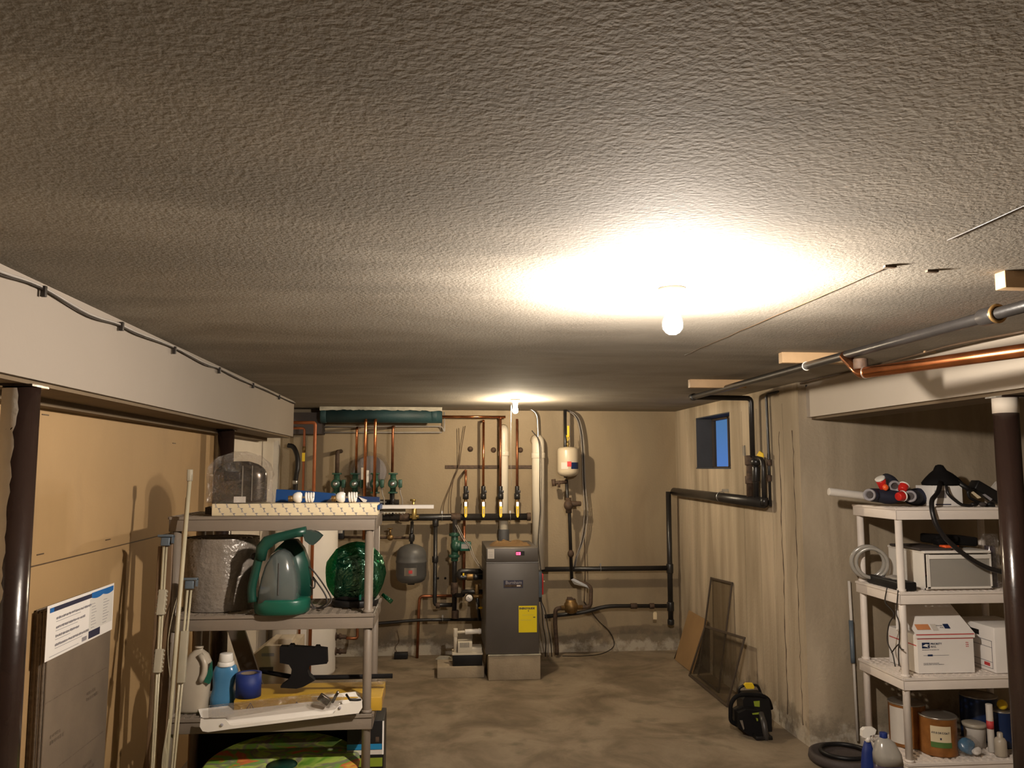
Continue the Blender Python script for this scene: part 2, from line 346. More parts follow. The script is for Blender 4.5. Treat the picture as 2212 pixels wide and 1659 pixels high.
def tag(o, label=None, cat=None, group=None, kind=None):
    if label: o['label'] = label
    if cat: o['category'] = cat
    if group: o['group'] = group
    if kind: o['kind'] = kind
    return o
def thing(name, label, cat, loc, group=None):
    o = bpy.data.objects.new(name, None); COL.objects.link(o); o.location = Vector(loc); o.empty_display_size = 0.05
    return tag(o, label, cat, group)
def struct(o): o['kind'] = 'structure'; return o
def copy_tree(o, parent=None):
    c = o.copy(); COL.objects.link(c)
    if parent: c.parent = parent
    for ch in list(o.children): copy_tree(ch, c)
    return c
def frame(o, x, y):
    """matrix with local x,y along given world directions and z = x cross y"""
    x = Vector(x).normalized(); y = Vector(y); y = (y - x * y.dot(x)).normalized(); z = x.cross(y)
    m = Matrix((x, y, z)).transposed().to_4x4(); m.translation = Vector(o); return m
def quad(T, x0, y0, x1, y1, z=0.0008, h=0.0006, b=None):
    b = b or B(); old = b.T; b.T = T
    b.box(((x0 + x1) / 2, (y0 + y1) / 2, z), (abs(x1 - x0), abs(y1 - y0), h)); b.T = old; return b
def text(s, size, T, m, parent, name='lettering', align='LEFT', bold=0.0, sx=1.0):
    cu = bpy.data.curves.new('t', 'FONT'); cu.body = s; cu.size = size; cu.align_x = align; cu.extrude = 0.0004; cu.offset = bold
    to = bpy.data.objects.new('t', cu); COL.objects.link(to)
    dg = bpy.context.evaluated_depsgraph_get(); dg.update()
    me = bpy.data.meshes.new_from_object(to.evaluated_get(dg)); bpy.data.objects.remove(to)
    b = B(); b.bm.from_mesh(me); bpy.data.meshes.remove(me)
    S = Matrix.Diagonal((sx, 1, 1, 1))
    for v in b.bm.verts: v.co = T @ (S @ v.co)
    for f in b.bm.faces: f.material_index = 0
    return b.build(name, m, parent)
def text_b(b, s, size, T, bold=0.0, align='LEFT', sx=1.0):
    cu = bpy.data.curves.new('t', 'FONT'); cu.body = s; cu.size = size; cu.align_x = align; cu.extrude = 0.0004; cu.offset = bold
    to = bpy.data.objects.new('t', cu); COL.objects.link(to)
    dg = bpy.context.evaluated_depsgraph_get(); dg.update()
    me = bpy.data.meshes.new_from_object(to.evaluated_get(dg)); bpy.data.objects.remove(to)
    n0 = len(b.bm.verts); b.bm.from_mesh(me); bpy.data.meshes.remove(me); b.bm.verts.ensure_lookup_table()
    S = Matrix.Diagonal((sx, 1, 1, 1))
    for v in list(b.bm.verts)[n0:]:
        v.co = T @ (S @ v.co)
        for f in v.link_faces: f.material_index = b.mi

# ------------------------------------------------------------------ the room
H = 2.08; YB = 7.25; XR = 2.115; XL = -1.34; YN = 4.70; XE = 4.0; Y0 = -3.2; TH = 0.15
struct(B().span((XL - TH, Y0 - TH, -0.12), (XE + TH, YB + TH, 0)).build('floor', M['floor']))
struct(B().span((XL - TH, Y0 - TH, H), (XE + TH, YB + TH, H + 0.12)).build('ceiling', M['ceiling']))
struct(B().span((XL - TH, YB, 0), (XR, YB + TH, H)).build('wall_back', M['concrete_back']))
struct(B().span((XL - TH, Y0, 0), (XL, YB, H)).build('wall_left', M['white_wall']))
struct(B().span((XL - TH, Y0 - TH, 0), (XE + TH, Y0, H)).build('wall_front', M['concrete_back']))
struct(B().span((XE, Y0, 0), (XE + TH, YN, H)).build('wall_recess_side', M['concrete_right']))
# right wall with the window opening; it ends at the outer corner and turns right behind the shelf
WY0, WY1, WZ0, WZ1 = 5.86, 6.655, 1.573, 1.985
b = B()
b.span((XR, YN, 0), (XR + 0.16, YB + TH, WZ0)); b.span((XR, YN, WZ1), (XR + 0.16, YB + TH, H))
b.span((XR, YN, WZ0), (XR + 0.16, WY0, WZ1)); b.span((XR, WY1, WZ0), (XR + 0.16, YB + TH, WZ1))
bmesh.ops.remove_doubles(b.bm, verts=b.bm.verts, dist=1e-5)
struct(b.build('wall_right', M['concrete_right']))
struct(B().span((XR + 0.16, YN, 0), (XE + TH, YN + 0.2, H)).build('wall_recess_back', M['concrete_right']))
# form-board seams left in the poured concrete: thin raised fins
b = B()
for y in (6.9, 6.72, 5.62, 5.35, 5.12, 4.93):
    b.tube([(XR - 0.001, y + random.uniform(-.004, .004), 0.02 + 1.95 * i / 12) for i in range(13)], 0.002, 5)
struct(b.build('trim_1', M['concrete_right']))
b = B()
for y in (4.79, 4.99):
    pts = [(XR - 0.0005, y + random.uniform(-.008, .008), 0.1 + 1.7 * i / 40) for i in range(41)]
    b.tube(pts, [random.uniform(.001, .004) for _ in pts], 5)
tag(struct(b.build('trim_2', M['rust'])))
# window: dark reveal, two sliding panes
PXW = XR + 0.145
b = B(); b.span((XR + 0.002, WY1 - 0.006, WZ0), (XR + 0.165, WY1 + 0.004, WZ1))
b.span((XR + 0.002, WY0 - 0.004, WZ0), (XR + 0.165, WY0 + 0.006, WZ1))
b.span((XR + 0.002, WY0, WZ1 - 0.008), (XR + 0.165, WY1, WZ1 + 0.002)); b.span((XR - 0.006, WY0, WZ0 - 0.002), (XR + 0.165, WY1, WZ0 + 0.006))
wr = struct(b.build('window_1', M['win_dark']))
b = B()
for (ya, yb) in ((WY1 - 0.016, WY1 - 0.004), (6.262, 6.284), (WY0, WY0 + 0.03)): b.span((PXW - 0.012, ya, WZ0), (PXW + 0.02, yb, WZ1))
b.span((PXW - 0.012, WY0, WZ0 + 0.006), (PXW + 0.02, WY1, WZ0 + 0.016)); b.span((PXW - 0.012, WY0, WZ1 - 0.024), (PXW + 0.02, WY1, WZ1 - 0.006))
fr = b.build('window_frame', M['screen_frame'], wr)
for ya, yb in ((6.284, WY1 - 0.016), (WY0 + 0.03, 6.262)):
    B().span((PXW + 0.002, ya, WZ0 + 0.016), (PXW + 0.006, yb, WZ1 - 0.024)).build('pane', M['glass'], fr)

# beams
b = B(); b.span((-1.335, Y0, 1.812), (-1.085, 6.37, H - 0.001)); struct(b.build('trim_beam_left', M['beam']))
b = B(); b.span((-1.325, Y0, 1.800), (-1.10, 6.34, 1.812)); b.span((-1.325, Y0, 1.775), (-1.27, 6.34, 1.80)); struct(b.build('trim_beam_underside', M['under']))
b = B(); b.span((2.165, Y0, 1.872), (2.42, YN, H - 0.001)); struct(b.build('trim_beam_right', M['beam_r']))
b = B(); b.span((2.19, Y0, 1.858), (2.40, YN - 0.01, 1.872)); struct(b.build('trim_beam_underside_right', M['under']))

# tan hardboard lining on the left wall, upper and lower sheet, nailed
pn = thing('hardboard_sheet', 'tan hardboard sheet above the seam, nailed to the left wall under the cream beam', 'wall panel', (XL, 3.9, 1.25), 'tan hardboard lining the left wall')
B().span((XL + 0.001, 1.9, 1.252), (XL + 0.006, 5.12, 1.80)).build('board', M['tan'], pn)
for (y, z) in ((2.95, 1.755), (2.97, 1.285), (3.55, 1.285), (4.35, 1.70), (4.4, 1.29)): B().box((XL + 0.0075, y, z), (0.002, 0.05, 0.004)).build('staple', M['cord_br'], pn)
pn = thing('hardboard_sheet', 'tan hardboard sheet below the seam, behind the flattened cartons', 'wall panel', (XL, 3.9, 0), 'tan hardboard lining the left wall')
B().span((XL + 0.001, 1.9, 0.0), (XL + 0.006, 5.12, 1.247)).build('board', M['tan'], pn)
struct(B().span((XL, 1.9, 1.245), (XL + 0.002, 5.12, 1.254)).build('trim_3', M['cord_br']))
struct(B().span((XL, 5.12, 0.0), (XL + 0.03, 5.16, 1.80)).build('trim_4', M['white_paint']))
struct(B().span((XL, 6.95, 0.0), (XL + 0.035, 7.0, 1.80)).build('trim_5', M['white_paint']))

# posts
def post(x, y, z1, label, caps=None, painted=False):
    t = thing('steel_post', label, 'post', (x, y, 0))
    B().cyl((x, y, 0.0), (x, y, z1 - 0.004), 0.046, n=40).build('shaft', M['dark_brown'], t)
    B().box((x, y, z1 - 0.004), (0.098, 0.098, 0.006)).build('cap_plate', M['dark_brown'], t)
    if caps:
        b = B(); b.tube([(x, y, caps), (x, y, z1 - 0.008)], 0.0475, 40); b.build('paint_collar', M['beam_r'], t)
    if painted:
        b = B(); N = 90; z0 = 0.01
        a0, a1 = math.radians(150), math.radians(262)
        rows = []
        for i in range(N + 1):
            z = z0 + (z1 - 0.012 - z0) * i / N; e = a1 + math.radians(24) * max(0, (z - 1.0) / .8) + 0.16 * noise.noise(Vector((0, z * 14, 0))) + random.uniform(-.07, .07)
            rows.append([b.bm.verts.new((x + 0.0468 * math.cos(a0 + (e - a0) * k / 8), y + 0.0468 * math.sin(a0 + (e - a0) * k / 8), z)) for k in range(9)])
        for i in range(N):
            for k in range(8): f = b.bm.faces.new((rows[i][k], rows[i][k + 1], rows[i + 1][k + 1], rows[i + 1][k])); f.smooth = True
        b.build('white_paint', M['white_paint'], t)
    return t
post(xat(48, 2.36, 1.8), 2.36, 1.80, 'dark brown round post half smeared with white paint, beside the tan board', painted=True)
post(-1.225, 4.95, 1.80, 'dark brown round post rising behind the bagged appliance on the left shelving')
post(2.235, 3.08, 1.858, 'glossy dark brown round post with a white painted collar, in front of the right shelving', caps=1.79)

# ------------------------------------------------------------------ lamps
def bulb(x, y, z, W, colr, label, string=None, RB=0.028):
    t = thing('light_bulb', label, 'lamp', (x, y, H))
    B().lathe([(0.038, 0), (0.038, -0.008), (0.026, -0.022), (0.019, -0.024), (0.018, -0.05)], (x, y, H), 24).build('lamp_holder', M['white'], t)
    R = RB
    m = lampmat('lit_bulb', colr, W / (PI * 4 * PI * R * R))
    B().lathe([(0.013, 0.052), (RB * .5, 0.04), (RB * .75, 0.026), (RB * .95, 0.012), (RB, 0), (RB * .95, -RB * .4), (RB * .7, -RB * .75), (RB * .35, -RB * .97), (0, -RB)], (x, y, z), 24).build('bulb', m, t)
    if string:
        pts = [(x - 0.03, y, H - 0.04), (x - 0.034, y - 0.002, z - 0.2), (x - 0.03, y, string)]
        b = B(); b.spline(pts, 0.0013, 5); b.build('pull_string', M['white'], t)
    return t
bulb(0.655, 2.25, 1.975, NEAR_W, NEAR_C, 'blazing white bulb under the middle of the ceiling, nearer one')
bulb(0.566, 6.05, 1.995, FAR_W, FAR_C, 'glowing warm bulb on the ceiling above the grey boiler', string=1.45, RB=0.02)

# ------------------------------------------------------------------ shelving units
def shelving(name, label, x0, x1, y0, y1, tops, m, rim=0.062):
    t = thing(name, label, 'shelving', ((x0 + x1) / 2, (y0 + y1) / 2, 0))
    th = 0.005
    for k, z in enumerate(tops):
        b = B(); zb = z - rim
        b.span((x0, y0, zb), (x1, y0 + th, z), bev=0.002); b.span((x0, y1 - th, zb), (x1, y1, z), bev=0.002)
        b.span((x0, y0, zb), (x0 + th, y1, z), bev=0.002); b.span((x1 - th, y0, zb), (x1, y1, z), bev=0.002)
        for cx in (x0, x1 - 0.052):
            for cy in (y0, y1 - 0.052): b.span((cx + 0.0015, cy + 0.0015, zb + 0.001), (cx + 0.0505, cy + 0.0505, z - 0.003))
        nx, ny = 22, 11
        for i in range(nx + 1):
            x = x0 + (x1 - x0) * i / nx; b.span((x - 0.0055, y0 + 0.002, z - 0.012), (x + 0.0055, y1 - 0.002, z - 0.001))
        for j in range(ny + 1):
            y = y0 + (y1 - y0) * j / ny; b.span((x0 + 0.002, y - 0.0055, z - 0.013), (x1 - 0.002, y + 0.0055, z - 0.0015))
        b.build('shelf', m, t)
    zs = [0.0] + sorted(tops)
    for cx in (x0 + 0.027, x1 - 0.027):
        for cy in (y0 + 0.027, y1 - 0.027):
            b = B(); b.cyl((cx, cy, 0), (cx, cy, max(tops) - 0.03), 0.0185, n=20)
            for z in sorted(tops)[:-1]: b.cyl((cx, cy, z - 0.002), (cx, cy, z + 0.012), 0.0225, n=20)
            b.build('leg', m, t)
    return t
LX0, LX1, LY0, LY1 = -1.12, -0.262, 3.63, 4.06
LT = (1.372, 0.962, 0.550, 0.10)
shelving('plastic_shelving', 'greige plastic shelving unit with four shelves standing at the left wall', LX0, LX1, LY0, LY1, LT, M['plastic_grey'])
RX0, RX1, RY0, RY1 = 2.372, 3.15, 4.15, 4.60
RT = (1.370, 0.940, 0.512, 0.093)
shelving('plastic_shelving', 'white plastic shelving unit in the right recess behind the collared post', RX0, RX1, RY0, RY1, RT, M['plastic_white'])
# ------------------------------------------------------------------ back wall plumbing
def pipe(name, label, cat, pts, r, m, group=None, corner=0.03, n=12, part='tube'):
    t = thing(name, label, cat, pts[0], group)
    B().tube(pts, r, n, corner=corner).build(part, m, t); return t
def sleeve(t, a, b, r, m, name='fitting'):
    B().cyl(a, b, r, n=16, bev=min(0.004, r * .3)).build(name, m, t)
def clamp(t, c, r, axis=(1, 0, 0)):
    b = B(); b.torus(c, r + 0.002, 0.003, axis, 20, 6); b.box(Vector(c) + Vector((0, 0, r + 0.012)), (0.012, 0.006, 0.022)); b.build('clamp', M['steel'], t)

YM = 7.11
# manifold
a, e = P(690, 1118, YM), P(1141, 1115, YM); e.z = a.z = 1.163
mf = pipe('manifold_pipe', 'long black horizontal manifold pipe under the yellow lever valves on the back wall', 'pipe', [a, e], 0.029, M['black_pipe'], corner=0, n=20)
for px in (871, 982):
    c = P(px, 1117, YM); c.z = 1.163; sleeve(mf, c - Vector((0.03, 0, 0)), c + Vector((0.05, 0, 0)), 0.035, M['rust'])
sleeve(mf, e - Vector((0.012, 0, 0)), e + Vector((0.022, 0, 0)), 0.035, M['rust'], 'end_cap')
for px in (955, 1102):
    c = P(px, 1117, YM); c.z = 1.163; clamp(mf, c, 0.029)

# four zone risers with lever valves
ZD = ['leftmost and shortest', 'second from left', 'third, before the cream flue', 'rightmost, under the warm bulb']
ztops = [1018, 912, 905, 905]
for k, px in enumerate((1006, 1044, 1081, 1117)):
    x = xat(px, 7.07, 1.4); zt = P(px, ztops[k], 7.07).z
    t = thing('riser_pipe', 'copper riser with yellow lever valve, ' + ZD[k], 'pipe', (x, 7.07, 1.19), 'copper risers with yellow lever valves')
    z = lambda py: P(px, py, 7.07).z
    b = B(); b.tube([(x, 7.07, z(1062)), (x, 7.07, zt)], 0.0105, 12)
    if k in (1, 2): b.tube([(x, 7.07, zt - 0.001), (x, 7.07, zt + 0.012), (x, YB - 0.005, zt + 0.02)], 0.0105, 10, corner=0.015)
    if k == 0: b.tube([(x, 7.07, zt - 0.001), (x, 7.07, zt + 0.005), (x, YB - 0.002, zt + 0.005)], 0.0105, 10, corner=0.012)
    b.build('copper_tube', M['copper_dull'] if k != 1 else M['copper'], t)
    b = B(); b.cyl((x, 7.07, z(1050)), (x, 7.07, z(1068)), 0.019, n=12, bev=.003); b.cyl((x, 7.07, z(1066)), (x, 7.07, z(1078)), 0.026, n=6); b.box((x + 0.018, 7.06, z(1062)), (0.02, 0.014, 0.022), bev=.002)
    b.build('check_valve', M['black_pipe'], t)
    b = B(); b.cyl((x, 7.07, z(1078)), (x, 7.07, z(1110)), 0.015, n=12); b.cyl((x, 7.07, z(1084)), (x, 7.07, z(1096)), 0.021, n=8, bev=.003); b.cyl((x, 7.045, z(1090)), (x, 7.07, z(1090)), 0.009, n=10)
    b.build('ball_valve', M['bronze'], t)
    lv = B(); lv.prism([(x - 0.0115, 7.035, z(1093)), (x + 0.0115, 7.035, z(1093)), (x + 0.0115, 7.03, z(1113)), (x + 0.006, 7.028, z(1117)), (x - 0.006, 7.028, z(1117)), (x - 0.0115, 7.03, z(1113))], (0, -0.004, 0))
    lvo = lv.build('lever', M['yellow'], t)
    B().prism([(x - 0.010, 7.037, z(1084)), (x + 0.010, 7.037, z(1084)), (x + 0.010, 7.034, z(1093)), (x - 0.010, 7.034, z(1093))], (0, -0.004, 0)).build('lever_shank', M['steel'], t)
    B().box((x, 7.027, z(1104)), (0.006, 0.002, 0.045)).build('lever_print', M['print_mid'], lvo)

# horizontal copper main and metal conduit along the wall top
a = P(955, 900, 7.08); e = P(1092, 901, 7.08); e.z = a.z
pipe('copper_main', 'thin copper pipe running level below the conduit left of the warm bulb', 'pipe', [a, e], 0.011, M['copper'])
zc = P(1000, 878, 7.12).z
cp = [P(650, 880, 7.12), P(1090, 878, 7.12), P(1137, 878, 7.12), P(1160, 892, 7.12), P(1162, 930, 7.12), P(1163, 1040, 7.12), P(1163, 1186, 7.12)]
cp[0].z = cp[1].z = cp[2].z = zc
t = pipe('metal_conduit', 'thin shiny metal conduit along the wall top, bending down past the warm bulb', 'conduit', cp, 0.0075, M['steel'], corner=0.06)
for px in (700, 1023):
    c = P(px, 878, 7.12); c.z = zc; clamp(t, c, 0.0075)

# white flue and vent pipes
x = xat(1090, 6.62, 1.3)
t = thing('flue_pipe', 'cream plastic flue pipe rising from the grey boiler behind the manifold', 'pipe', (x, 7.185, 0.70))
YF = 7.185
x = xat(1088, YF, 1.2)
b = B(); b.tube([(x, YF, 0.70), (x, YF, zat(930, YF)), (x, YB - 0.001, zat(925, YF))], 0.040, 24, corner=0.06); b.build('tube', M['pvc'], t)
sleeve(t, (x, YF, zat(985, YF)), (x, YF, zat(975, YF)), 0.047, M['pvc'], 'coupling')
sleeve(t, (x, YF, 0.70), (x, YF, zat(1143, YF)), 0.0475, M['grey_coup'], 'rubber_coupling')
x = xat(1163, 7.12, 1.1)
t = thing('vent_pipe', 'wide cream plastic pipe with an elbow at its top, right of the boiler flue', 'pipe', (x, 7.12, zat(1225, 7.12)))
b = B(); b.tube([(x, 7.12, zat(1230, 7.12)), (x, 7.12, zat(952, 7.12)), (x, YB - 0.002, zat(950, 7.12))], 0.054, 28, corner=0.05); b.build('tube', M['pvc'], t)
sleeve(t, (x, 7.12, zat(990, 7.12)), (x, 7.12, zat(978, 7.12)), 0.060, M['pvc'], 'coupling')

# ------------------------------------------------------------------ boiler
BX0, BX1, BY0, BY1 = 0.372, 0.775, 6.36, 6.98
pl = thing('concrete_plinth', 'pale concrete block plinth carrying the grey boiler', 'plinth', ((BX0 + BX1) / 2, 6.65, 0))
B().span((BX0 + 0.02, BY0 - 0.012, 0.0), (BX1 + 0.008, BY1, 0.178), bev=0.006).build('block', M['block'], pl)
B().span((BX0 + 0.018, BY0 - 0.016, 0.178), (BX1 + 0.012, BY1 + 0.005, 0.186), bev=0.002).build('top_slab', M['plaster'], pl)
bo = thing('boiler', 'tall grey enamelled boiler cabinet with yellow energy label standing on the concrete plinth', 'boiler', ((BX0 + BX1) / 2, 6.65, 0.187))
B().span((BX0, BY0, 0.187), (BX1, BY1, 0.862), bev=0.006).build('cabinet', M['boiler'], bo)
B().span((BX0, BY0 - 0.004, 0.866), (BX1 - 0.004, BY1, 0.974), bev=0.006).build('control_hood', M['boiler'], bo)
B().span((BX0 + 0.004, BY0 + 0.003, 0.861), (BX1 - 0.006, BY1 - 0.01, 0.867)).build('trim_strip', M['steel'], bo)
T = frame((BX0, BY0 - 0.004, 0.866), (1, 0, 0), (0, 0, 1))
pa = quad(T, 0.225, 0.050, 0.292, 0.082).build('display_panel', M['black'], bo)
quad(T, 0.229, 0.054, 0.262, 0.075, 0.0016).build('digit_display', M['lcd'], pa)
for u in (0.2335, 0.2455): quad(T, u, 0.057, u + 0.006, 0.072, 0.0022).build('digit', M['red_print'], pa)
quad(T, 0.012, 0.028, 0.062, 0.10).build('paper_label', M['paper_dim'], bo)
for v in (0.04, 0.05, 0.06, 0.075): quad(T, 0.02, v, 0.05, v + 0.002, 0.0014).build('label_print', M['print_mid'], bo)
T = frame((BX0, BY0, 0.187), (1, 0, 0), (0, 0, 1))
pa = quad(T, 0.133, 0.487, 0.282, 0.545).build('name_plate', M['print_dk'], bo)
text('Burnham', 0.034, T @ Matrix.Translation((0.148, 0.517, 0.0012)), M['print_mid'], pa, bold=0.0004)
quad(T, 0.14, 0.494, 0.275, 0.512, 0.0013).build('plate_band', M['rust'], pa)
quad(T, 0.234, 0.498, 0.262, 0.508, 0.002).build('plate_mark', M['paper_dim'], pa)
pa = quad(T, 0.248, 0.158, 0.386, 0.354).build('energy_label', M['yellow_lab'], bo)
text('ENERGYGUIDE', 0.0195, T @ Matrix.Translation((0.252, 0.328, 0.0012)), M['print_dk'], pa, bold=0.0009, sx=0.90)
quad(T, 0.274, 0.285, 0.36, 0.286, 0.0014).build('label_line', M['print_mid'], pa); quad(T, 0.262, 0.248, 0.345, 0.249, 0.0014).build('label_line', M['print_mid'], pa)
b = B(); b.prism([T @ Vector(q) for q in ((0.318, 0.320, .001), (0.326, 0.320, .001), (0.322, 0.309, .001))], (0, -0.001, 0)); b.build('label_arrow', M['print_dk'], pa)
quad(T, 0.358, 0.266, 0.374, 0.272, 0.0014).build('label_mark', M['print_dk'], pa)
# aquastat cabinet at the side
x0 = BX1 + 0.0005
t = thing('junction_box', 'small grey box with red switch on the right side of the boiler', 'electrical box', (x0, 6.5, 0.62))
B().span((x0, 6.46, zat(1290, 6.5)), (x0 + 0.035, 6.56, zat(1234, 6.5)), bev=.003).build('box', M['blue_grey'], t)
B().span((x0 + 0.035, 6.46, zat(1284, 6.5)), (x0 + 0.046, 6.56, zat(1240, 6.5)), bev=.002).build('red_plate', M['red'], t)
B().cyl((x0 + 0.046, 6.48, zat(1256, 6.5)), (x0 + 0.056, 6.47, zat(1256, 6.5)), 0.005, n=10).build('switch_toggle', M['cream'], t)
B().span((x0 + 0.004, 6.48, zat(1300, 6.5)), (x0 + 0.036, 6.54, zat(1291, 6.5))).build('lower_box', M['black'], t)
# folded leather-like gloves / paper on top: a crumpled brown paper bag
b = B(); N = 14; c = Vector((BX0 + 0.20, 6.55, 0.975)); rows = []
for i in range(N + 1):
    row = []
    for j in range(N * 2 + 1):
        u, v = j / (N * 2) * 2 - 1, i / N * 2 - 1
        rr = 0.16 * u; z = 0.024 * (1 - abs(u) ** 3) * (1 - v * v) + 0.045 * abs(noise.noise(Vector((u * 3.2, v * 2.5, 1)))) * (1 - abs(u) ** 4) * (1 - v ** 4) + 0.0005
        row.append(b.bm.verts.new((c.x + rr, c.y + 0.11 * v * (1 - 0.35 * abs(u)), c.z + z)))
    rows.append(row)
for i in range(N):
    for j in range(N * 2): f = b.bm.faces.new((rows[i][j], rows[i][j + 1], rows[i + 1][j + 1], rows[i + 1][j])); f.smooth = True
bmesh.ops.solidify(b.bm, geom=b.bm.faces[:], thickness=0.004)
tag(b.build('paper_bag', M['card_or']), 'crumpled orange brown paper bag lying on top of the grey boiler', 'bag')
for q in ((-.10, .01), (-.02, -.03)):
    pass
# slab and condensate pump
sl = tag(B().span((0.012, 6.45, 0.0), (0.366, 6.75, 0.082), bev=0.004).build('concrete_block', M['block']), 'low solid concrete block under the condensate pump left of the boiler', 'block')
cpn = thing('condensate_pump', 'small white and black condensate pump with pipe stub on the low block', 'pump', (0.25, 6.52, 0.083))
z = lambda py: zat(py, 6.47)
X = lambda px: xat(px, 6.47, 0.2)
B().span((X(978), 6.47, 0.083), (X(1042), 6.62, z(1413)), bev=.004).build('tank', M['black'], cpn)
b = B(); b.span((X(977), 6.465, z(1413)), (X(1043), 6.625, z(1409)), bev=.001); b.span((X(989), 6.472, z(1409)), (X(1041), 6.61, z(1398)), bev=.003); b.span((X(989), 6.470, z(1408)), (X(1020), 6.60, z(1386)), bev=.003)
cv = b.build('motor_cover', M['pvc'], cpn)
for i in range(7): quad(frame((X(994 + i * 3), 6.470, z(1397)), (1, 0, 0), (0, 0, 1)), 0, 0, 0.004, 0.038, 0.0012).build('vent_slot', M['black'], cv)
b = B(); b.tube([(X(984), 6.52, z(1410)), (X(984), 6.52, z(1361))], 0.0135, 14); b.tube([(X(984), 6.52, z(1367)), (X(1000), 6.52, z(1366)), (X(1006), 6.52, z(1366))], 0.010, 12); b.cyl((X(984), 6.52, z(1376)), (X(984), 6.52, z(1358)), 0.017, n=14, bev=.002)
b.build('drain_pipe', M['pvc'], cpn)
b = B(); b.cyl((X(1005), 6.52, z(1366)), (X(1040), 6.52, z(1365)), 0.019, n=18, bev=.003); b.cyl((X(1034), 6.52, z(1365)), (X(1038), 6.52, z(1365)), 0.022, n=18)
b.build('check_fitting', M['white'], cpn)
tag(B().prism([(X(941), 6.70, 0.083), (X(979), 6.70, 0.083), (X(972), 6.70, 0.103), (X(950), 6.70, 0.107)], (0, 0.03, 0)).build('broken_slab', M['plaster']), 'pale broken scrap of plaster standing on the low block beside the pump', 'rubble')

# ------------------------------------------------------------------ expansion tanks
z = lambda py: zat(py, 6.96); x = xat(889, 6.96, 0.95)
t = thing('expansion_tank', 'dark grey round expansion tank hanging left of the boiler', 'tank', (x, 6.96, z(1215)))
R = 0.124
B().lathe([(0.012, z(1173)), (0.05, z(1175)), (0.095, z(1181)), (R - 0.006, z(1190)), (R, z(1200)), (R, z(1208)), (R + .003, z(1209)), (R + .003, z(1212)), (R, z(1213)), (R, z(1241)), (R - 0.012, z(1250)), (R - 0.04, z(1255)), (R - .06, z(1256))], (x, 6.96, 0), 40).build('shell', M['tank_grey'], t)
B().cyl((x, 6.96, z(1256)), (x, 6.96, z(1260)), 0.03, n=20).build('air_valve', M['tank_grey'], t)
def curved_label(t, name, x, y, R, a0, a1, z0, z1, m, off=0.001):
    b = B(); n = 14; r0 = []; r1 = []
    for i in range(n + 1):
        a = math.radians(a0 + (a1 - a0) * i / n); r0.append(b.bm.verts.new((x + (R + off) * math.cos(a), y + (R + off) * math.sin(a), z0))); r1.append(b.bm.verts.new((x + (R + off) * math.cos(a), y + (R + off) * math.sin(a), z1)))
    for i in range(n): f = b.bm.faces.new((r0[i], r0[i + 1], r1[i + 1], r1[i])); f.smooth = True
    return b.build(name, m, t)
lb = curved_label(t, 'label', x, 6.96, R, 245, 292, z(1238), z(1221), M['tin'])
curved_label(t, 'label_mark', x, 6.96, R, 262, 276, z(1233), z(1226), M['red_print'], 0.002)
b = B(); b.cyl((x, 6.96, z(1174)), (x, 6.96, z(1160)), 0.013, n=12); b.cyl((x, 6.96, z(1168)), (x, 6.96, z(1152)), 0.022, n=14, bev=.003)
b.cyl((x, 6.96, z(1152)), (x, 7.05, z(1128)), 0.014, n=12); b.build('riser_stub', M['black_pipe'], t)
z = lambda py: zat(py, 7.0, 1227); x = xat(1227, 7.0, 1.6)
t = thing('expansion_tank', 'small beige expansion tank with blue label high on the wall right of the bulb', 'tank', (x, 7.0, z(1000)))
R = 0.09
B().lathe([(0.012, z(965)), (R - 0.02, z(967)), (R - 0.005, z(970)), (R, z(974)), (R, z(1018)), (R - 0.006, z(1023)), (R - 0.03, z(1028)), (0.02, z(1030))], (x, 7.0, 0), 36).build('shell', M['tank_beige'], t)
curved_label(t, 'label', x, 7.0, R, 222, 262, z(1013), z(999), M['paper_dim']); curved_label(t, 'blue_label', x, 7.0, R, 278, 335, z(1013), z(999), M['navy_pl']); curved_label(t, 'red_mark', x, 7.0, R, 257, 279, z(1008), z(997), M['red_print'], 0.002)
b = B(); b.cyl((x, 7.0, z(965)), (x, 7.0, z(953)), 0.009, n=12); b.cyl((x, 7.0, z(961)), (x, 7.0, z(957)), 0.013, n=12); b.build('stem', M['brass'], t)
b = B(); b.tube([(x - 0.012, 6.99, z(940)), (x - 0.004, 6.985, z(952)), (x + 0.008, 6.985, z(949)), (x + 0.012, 6.99, z(940))], 0.004, 8); b.span((x - 0.009, 6.975, z(944)), (x + 0.009, 6.979, z(920)), bev=.001); b.build('yellow_lever', M['yellow'], t)
# water line with regulator below the small tank
z = lambda py: zat(py, 7.08, 1230); X = lambda px: xat(px, 7.08, 1.2)
t = thing('water_line', 'dull grey vertical water pipe with a regulator and tap below the beige tank', 'pipe', (X(1232), 7.08, z(1240)))
b = B(); b.tube([(X(1222), 7.08, z(885)), (X(1222), 7.08, z(1032))], 0.014, 12); b.build('upper_tube', M['black_pipe'], t)
b = B(); b.tube([(X(1224), 7.08, z(1036)), (X(1226), 7.08, z(1080)), (X(1230), 7.08, z(1110)), (X(1234), 7.08, z(1252))], 0.0145, 12); b.build('lower_tube', M['black_pipe'], t)
b = B(); b.sphere((X(1227), 7.05, z(1091)), 0.045, (0.9, 0.9, 1.05), 16); b.cyl((X(1232), 7.05, z(1088)), (X(1254), 7.05, z(1088)), 0.026, 0.020, n=14, bev=.003); b.cyl((X(1227), 7.06, z(1075)), (X(1228), 7.06, z(1108)), 0.026, n=12)
b.build('regulator', M['rust'], t)
